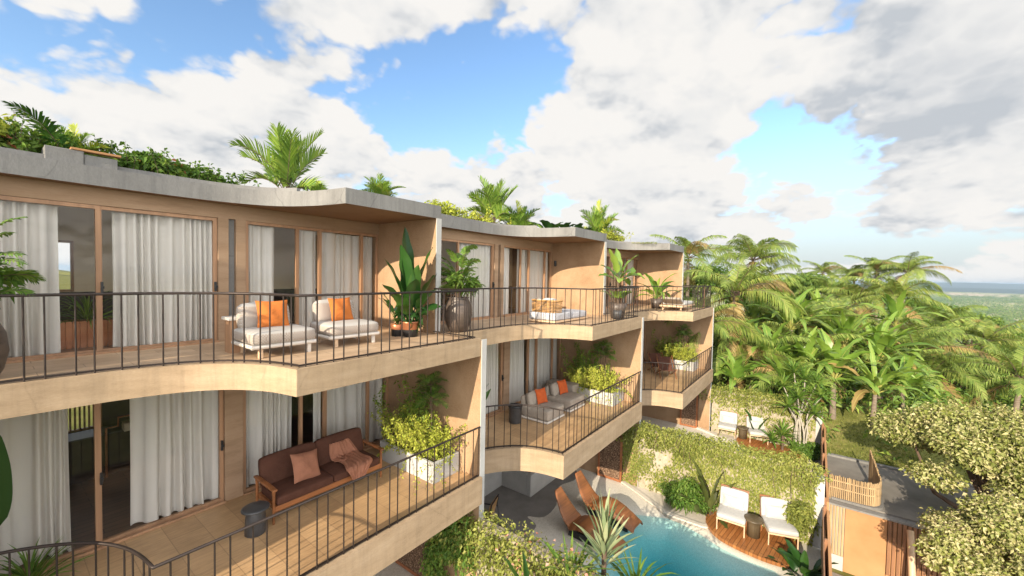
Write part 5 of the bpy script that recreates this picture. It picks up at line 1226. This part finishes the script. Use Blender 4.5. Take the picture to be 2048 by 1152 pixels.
roof_bush((20.3, 8.9, 1.75), (1.4, .7, .50), 1700, 107, 'yellow-green mounded shrub on the farthest roof', L_LIME)
o = MB(); r = rng(108); k = 2600; P = np.stack([14+6.8*r.random(k), 5.9+1.0*r.random(k)+.0, np.full(k, 1.565)], 1); P = P[(P[:, 0] > 18.2)]; k = len(P)
leaves(o, P, unit(r.normal(size=(k, 3))), unit(np.array([0, 0, 1.5])+r.normal(size=(k, 3))*.5), .10, .02); tag(o.build('roof_grass', [L_MOSS]), 'short grass along the edge of the farthest roof', 'grass', kind='stuff')
RP = [L_PALM, L_DRY, TWIG]
FC = [fan_crown(s, 17, .95).build('roof_palm', [L_BAN, L_LIME, TWIG]) for s in (111, 112)]
def roof_palm(i, loc, sc, rz, label):
    o = FC[i] if not FC[i].get('label') else FC[i].copy()
    if o.name not in C.objects: C.objects.link(o)
    o.location = loc; o.scale = sc if isinstance(sc, tuple) else (sc,)*3; o.rotation_euler = (0, 0, rz); return tag(o, label, 'palm', 'palms on the planted roofs')
roof_palm(0, (4.45, 10.1, 1.75), (1.0, 1.0, 1.5), .4, 'largest roof palm, in the middle of the nearest roof')
roof_palm(1, (.98, 9.75, 1.70), .50, 1.2, 'small palm behind the concrete trough at the left of the nearest roof')
roof_palm(1, (4.75, 9.2, 1.66), .33, 2.0, 'smallest palm tuft peeking over the nearest roof corner')
roof_palm(0, (6.9, 9.9, 2.0), .62, 3.0, 'palm tuft peeking over the roof edge right of the nearest roof corner')
roof_palm(0, (12.2, 10.2, 1.95), (1.15, 1.15, 1.65), 1.0, 'tall fan-like palm at the left of the middle roof')
roof_palm(1, (13.6, 10.0, 1.75), 1.05, 2.2, 'palm just right of the tall fan-like palm on the middle roof')
roof_palm(1, (19.5, 9.2, 1.95), (1.15, 1.15, 1.6), .2, 'upright palm at the right end of the middle roof')
roof_palm(0, (12.8, 9.6, 1.55), .75, 4.0, 'low spreading palm at the foot of the tall fan-like palm')
r = rng(115); mb = MB()
for k, x in enumerate((0, .7, 1.4, 2.1)):
    for i in range(6): blade(mb, (x, .15*r.normal(), 0), i*1.05+k, R(66-8*r.random()), 1.0+.3*r.random(), .36, R(75), r, 0, 0, pet=.2, n=9, fold=.4)
place(mb, 'banana_plant', [L_DARK], (14.6, 9.1, 1.55), 'row of dark banana leaves along the middle roof edge', 'plant')
mb = MB(); frond(mb, (0, 0, 0), R(215), R(66), .85, R(55), rng(116), nl=22, ll=.34, w=.035, mat=0, stem=1, hang=.4); place(mb, 'palm_frond', [L_DARK, TWIG], (.85, 9.6, 1.75), 'single arching dark frond leaning left over the roof shrubs', 'plant')

# ------------------------------------------------------------------ jungle
CM = [L_PALM, L_DRY, TWIG, leafmat('coconut_husk', [(.1, (.12, .12, .03)), (.9, (.22, .18, .05))])]
CC = [coconut_crown(s, n, L, d).build('crown', CM) for s, n, L, d in ((201, 22, 3.3, 2), (202, 26, 3.4, 4), (203, 20, 3.2, 1))]
used = [False]*3
def coconut(loc, v, sc, rz, label, lean=.6, seed=0):
    """loc is the crown; the trunk goes down to the slope below it"""
    x, y, z = loc; g = min(terrain_h(x, y), z-1.5)
    t = thing('coconut_palm', label, 'palm', (x, y, g), rz, 'coconut palms in the jungle')
    o = CC[v]
    if used[v]: o = o.copy(); C.objects.link(o)
    used[v] = True; o.parent = t; h = z-g; mb = MB(); tip = trunk(mb, h, .17*sc, .10*sc, rng(seed+int(x*10)), .35, 0); mb.build('trunk', BARK, t)
    o.location = tip; o.scale = (sc,)*3; return t
for a in [
 ((28.6, 6.9, 1.3), 2, .85, .5, 'coconut palm rising right behind the end of the house row'),
 ((39.4, 4.24, 1.55), 1, 1.12, 1.9, 'tall coconut palm with yellowed lower fronds, highest of the jungle skyline'),
 ((32.4, 3.64, -.75), 0, .95, 3.3, 'pale coconut palm with hanging fronds below the tallest palm'),
 ((26.1, 3.59, -1.0), 0, 1.05, 5.2, 'big coconut palm whose fronds sweep down beside the farthest balconies'),
 ((22.9, 4.55, -2.5), 2, .80, 2.2, 'coconut palm closest to the farthest lower balcony, fronds over its rail'),
 ((78, -.4, 1.1), 2, 1.0, .9, 'smallest far-off palm on the skyline, between the flat-topped tree and the right palm group'),
 ((65.1, -3.2, .3), 0, 1.0, 2.9, 'far-off palm at the left of the right skyline palm group'),
 ((61.7, -5.4, 1.1), 2, 1.05, .1, 'skyline palm second from the right in the right palm group'),
 ((60.5, -7.0, 1.0), 0, 1.05, 4.4, 'right-most palm of the skyline group'),
 ((44.7, -2.75, -1.8), 1, 1.0, 2.4, 'palm with browned drooping fronds left of the right palm group'),
 ((44.0, -5.2, -1.5), 1, 1.1, .7, 'palm with many orange dead fronds at the right of the jungle'),
 ((38.0, -5.5, -4.1), 2, 1.0, 3.9, 'lower palm with one tall straight frond stem, right of centre in the jungle'),
 ((44.9, -9.6, -4.4), 0, 1.0, 5.7, 'dark-centred palm at the right, above the cream-leaved tree'),
 ((34.2, -8.8, -5.3), 2, .95, 1.2, 'palm at the right edge with long arching fronds'),
 ((34.4, -5.7, -5.5), 1, .85, 2.6, 'low palm with one yellow hanging frond behind the cream-leaved tree'),
 ((48.8, -8.1, -3.5), 0, .95, 3.6, 'palm behind the orange-fronded palm, in front of the far plain'),
 ((33.5, 1.2, -3.0), 2, .9, .3, 'palm half buried behind the big banana plants'),
 ((27.8, 5.4, -3.3), 0, .85, 4.9, 'palm low behind the farthest house with fronds hanging to the ground'),
 ((39.5, -1.0, -2.9), 0, .95, 5.5, 'palm in the middle of the jungle, left of the browned palm'),
 ((52.0, -1.0, -1.6), 2, 1.0, 1.5, 'palm behind the flat-topped tree')]:
    coconut(*a)
L_RIB = leafmat('pale_leaf_rib', [(.1, (.30, .34, .08)), (.9, (.48, .42, .14))])
BC = [banana_crown(s, n, L, w).build('crown', [L_BAN, L_DRY, TWIG, L_RIB]) for s, n, L, w in ((211, 12, 2.2, .50), (212, 10, 2.0, .55), (213, 14, 2.4, .46))]
bused = [False]*3
def banana(loc, v, sc, rz, label):
    x, y, z = loc; g = min(terrain_h(x, y), z-.6); t = thing('banana_plant', label, 'banana plant', (x, y, g), rz, 'banana plants in the jungle')
    o = BC[v]
    if bused[v]: o = o.copy(); C.objects.link(o)
    bused[v] = True; o.parent = t; mb = MB(); tip = trunk(mb, z-g, .15*sc, .10*sc, rng(int(x*7)), .2, 0); mb.build('trunk', BARK, t); o.location = tip; o.scale = (sc,)*3
for a in [
 ((29.1, 1.31, -2.94), 2, 1.10, .4, 'largest banana plant, fan of bright leaves in the middle of the jungle'),
 ((24.95, 1.83, -4.21), 1, .95, 1.7, 'banana plant with a bare stem above the farthest garden wall'),
 ((29.85, -1.32, -3.9), 2, 1.0, 2.9, 'banana plant right of the largest one, with arching wide leaves'),
 ((25.67, -.77, -5.03), 0, 1.0, .9, 'banana plant above the grassy bank with yellowed stems'),
 ((25.43, .37, -4.7), 1, 1.0, 3.6, 'banana plant directly over the rosette tree'),
 ((37.0, -4.16, -3.0), 0, 1.0, 2.2, 'banana plant below the orange-fronded palm'),
 ((22.9, 3.1, -5.3), 1, .8, 4.8, 'dark banana plant in the shade beside the farthest balcony'),
 ((25.5, -2.26, -5.3), 2, .85, 5.3, 'banana plant at the top of the cream-leaved tree'),
 ((35.2, -.16, -2.8), 1, 1.0, .2, 'banana plant behind the largest one'),
 ((23.4, .95, -5.6), 0, .75, 2.0, 'small banana plant between the garden wall and the bank'),
 ((31.0, -3.0, -4.8), 0, .95, 3.1, 'banana plant in front of the tall straight-stemmed palm'),
 ((30.5, 3.2, -3.0), 0, 1.0, 4.1, 'banana plant peeking between the pale palm and the largest banana'),
 ((28.5, -3.6, -5.6), 1, .9, 1.1, 'banana plant low on the right, behind the cream-leaved tree')]:
    banana(*a)
r = rng(250); k = 0
while k < 84:
    x = 23.6+25*r.random()**1.3; y = 6.0-(x-16)*.50*r.random()-2.5*r.random()
    if x < 27.5 and -2.6 < y < .6: continue
    if x < 24.5 and y > 2: continue
    g = terrain_h(x, y); k += 1
    if r.random() < .55: banana((x, y, g+.9+1.5*r.random()), k % 3, .75+.35*r.random(), r.random()*6.28, 'young banana plant in the dense lower jungle between the palm trunks')
    else: coconut((x, y, g+1.6+2.0*r.random()), k % 3, .62+.25*r.random(), r.random()*6.28, 'young palm in the dense lower jungle between the taller palms', seed=k)
def broad(loc, rad, n, seed, label, mat, L=.22, ncl=30, sub=.30, sq=.8, dens=.45, cat='tree', jit=.7):
    x, y, z = loc; g = terrain_h(x, y); r = rng(seed); t = thing('broadleaf_tree', label, cat, (x, y, min(g, z-2)), 0, 'leafy trees in the jungle'); h = z-min(g, z-2)
    bl = clump(r, (0, 0, h), rad, ncl, sub, sq); mb = MB(); cloud(mb, bl, n, L, L*.55, r, 0, dens, .9, jit, .1); mb.build('crown', [mat], t)
    mb = MB(); limbs(mb, r, (0, 0, max(.2, h-rad[2]*1.3)), [b[:3] for b in bl[:12]], .12, 0); mb.tube([(0, 0, 0), (.1, 0, max(.25, h-rad[2]*1.2))], [.22, .13], 8, 0); mb.build('trunk', TWIG, t)
broad((54.8, .6, -.9), (3.6, 3.6, 2.0), 6500, 221, 'flat-topped dark olive tree on the skyline, right of the tallest palm', L_FOREST, .26, 26, .34, .42)
broad((34.5, 7.6, -.2), (2.6, 2.6, 2.2), 5200, 222, 'leafy tree behind the end of the house row, under the first palm', L_GREEN, .22)
broad((73.5, -14.3, -5.2), (4.6, 4.6, 2.7), 6000, 223, 'dark green tree standing before the pale far plain', L_FOREST, .30, 30, .30, .6)
broad((58.0, -16.0, -6.6), (5.0, 4.6, 2.4), 7000, 224, 'bushy green tree at the right edge below the far hills', L_GREEN, .28)
broad((47.0, -13.0, -7.9), (4.0, 3.6, 2.1), 6000, 225, 'spreading tree in the right of the valley slope', L_FOREST, .26, 28, .3, .55)
broad((37.5, -6.5, -6.2), (3.0, 3.0, 1.5), 6000, 226, 'feathery yellow-green tree behind the wide cream-leaved tree', L_GREEN, .17, 34, .26, .5)
broad((33.2, -4.3, -6.5), (2.0, 2.0, 1.3), 4200, 227, 'dark low tree between the banana plants and the cream-leaved tree', L_FOREST, .18)
broad((66.0, -9.5, -3.6), (4.0, 4.0, 2.2), 5000, 228, 'rounded tree under the right skyline palm group', L_GREEN, .28)
broad((45.0, 1.5, -2.6), (3.2, 3.2, 2.0), 5200, 229, 'broad tree below the flat-topped one', L_FOREST, .24)
broad((52.0, 5.6, -1.4), (3.4, 3.4, 2.2), 5000, 230, 'round tree behind the tallest palm', L_GREEN, .26)
broad((62.0, 3.0, -1.9), (4, 4, 2.2), 4500, 231, 'distant round tree left of the flat-topped tree', L_FOREST, .28)
broad((30.5, 9.0, -1.0), (2.4, 2.4, 2.4), 4200, 232, 'leafy tree nearest to the back of the last house', L_FOREST, .2)
broad((85.0, -24.0, -10.0), (5.5, 5.0, 2.4), 5000, 233, 'far bushy tree at the right edge of the valley', L_GREEN, .32, 26, .32, .5)
broad((39.0, -12.0, -8.0), (2.6, 2.6, 1.4), 4200, 234, 'small round tree above the right edge of the cream-leaved tree', L_FOREST, .2)
broad((41.0, -8.2, -6.6), (2.8, 2.8, 1.6), 5200, 235, 'bright bushy tree between the dark-centred palm and the cream-leaved tree', L_GREEN, .19, 32, .26, .5)
broad((52.0, -12.5, -6.8), (3.6, 3.4, 1.7), 5600, 236, 'olive spreading tree below the far sand hill', L_FOREST, .23, 30, .28, .55)
broad((30.2, -7.2, -7.2), (2.4, 2.4, 1.2), 4800, 237, 'low green tree at the right edge just above the cream-leaved tree', L_GREEN, .16, 30, .28, .5)
# undergrowth: one leafy mass over the slope
r = rng(240); mb = MB(); bl = []
for i in range(620):
    x = 22.9+40*r.random()**1.5; y = -14*r.random()*(x-18)/26+9*r.random()
    if x < 26.8 and -2.7 < y < .4: continue
    s = (.6+.7*r.random())*(1+.02*(x-22)); bl.append((x, y, terrain_h(x, y)+.6*s, s, s, s))
cloud(mb, bl, 42000, .28, .12, r, 0, .5, .8, .8, .2); cloud(mb, bl, 9000, .36, .17, r, 1, .8, .8)
tag(mb.build('undergrowth', [L_FOREST, L_BAN]), 'mass of leafy undergrowth on the slope under the palms', 'undergrowth', kind='stuff')
r = rng(241); mb = MB(); k = 9000; P = np.stack([22.5+5*r.random(k), -7+7.4*r.random(k), np.zeros(k)], 1); P[:, 2] = [terrain_h(p[0], p[1])-.02 for p in P]
leaves(mb, P, unit(r.normal(size=(k, 3))), unit(np.array([-.5, 0, 1.2])+r.normal(size=(k, 3))*.5), .20*(.5+r.random(k)), .028); tag(mb.build('bank_grass', [L_MOSS]), 'dry yellow-green grass on the bank above the road', 'grass', kind='stuff')
r = rng(242); mb = MB(); bl = []
for i in range(1300):
    x = 330+2700*r.random()**1.4; y = -x*(.09+.21*r.random())+20*r.normal(); s = (2.2+4.5*r.random()**2)*(1+x/2500); bl.append((x, y, terrain_h(x, y)+s*.4, s*1.4, s*1.4, s*.8))
cloud(mb, bl, 45000, 2.6, 2.0, r, 0, .5, .9, .7, 0); tag(mb.build('distant_scrub', [L_FOREST]), 'scattered dark scrub over the far plain', 'scrub', kind='stuff')

# ------------------------------------------------------------------ air
def haze():
    m = bpy.data.materials.new('haze'); m.use_nodes = True; t = m.node_tree; t.nodes.clear()
    v = nd(t, 'ShaderNodeVolumePrincipled'); v.inputs['Color'].default_value = (.62, .80, 1, 1); v.inputs['Density'].default_value = .00017; v.inputs['Anisotropy'].default_value = .25
    o = nd(t, 'ShaderNodeOutputMaterial'); t.links.new(v.outputs[0], o.inputs['Volume'])
    mb = MB(); mb.box(-320, -12200, -66, 16500, 12200, 20); tag(mb.build('haze', m), 'thin bluish air over the valley', 'haze', kind='stuff')
haze()
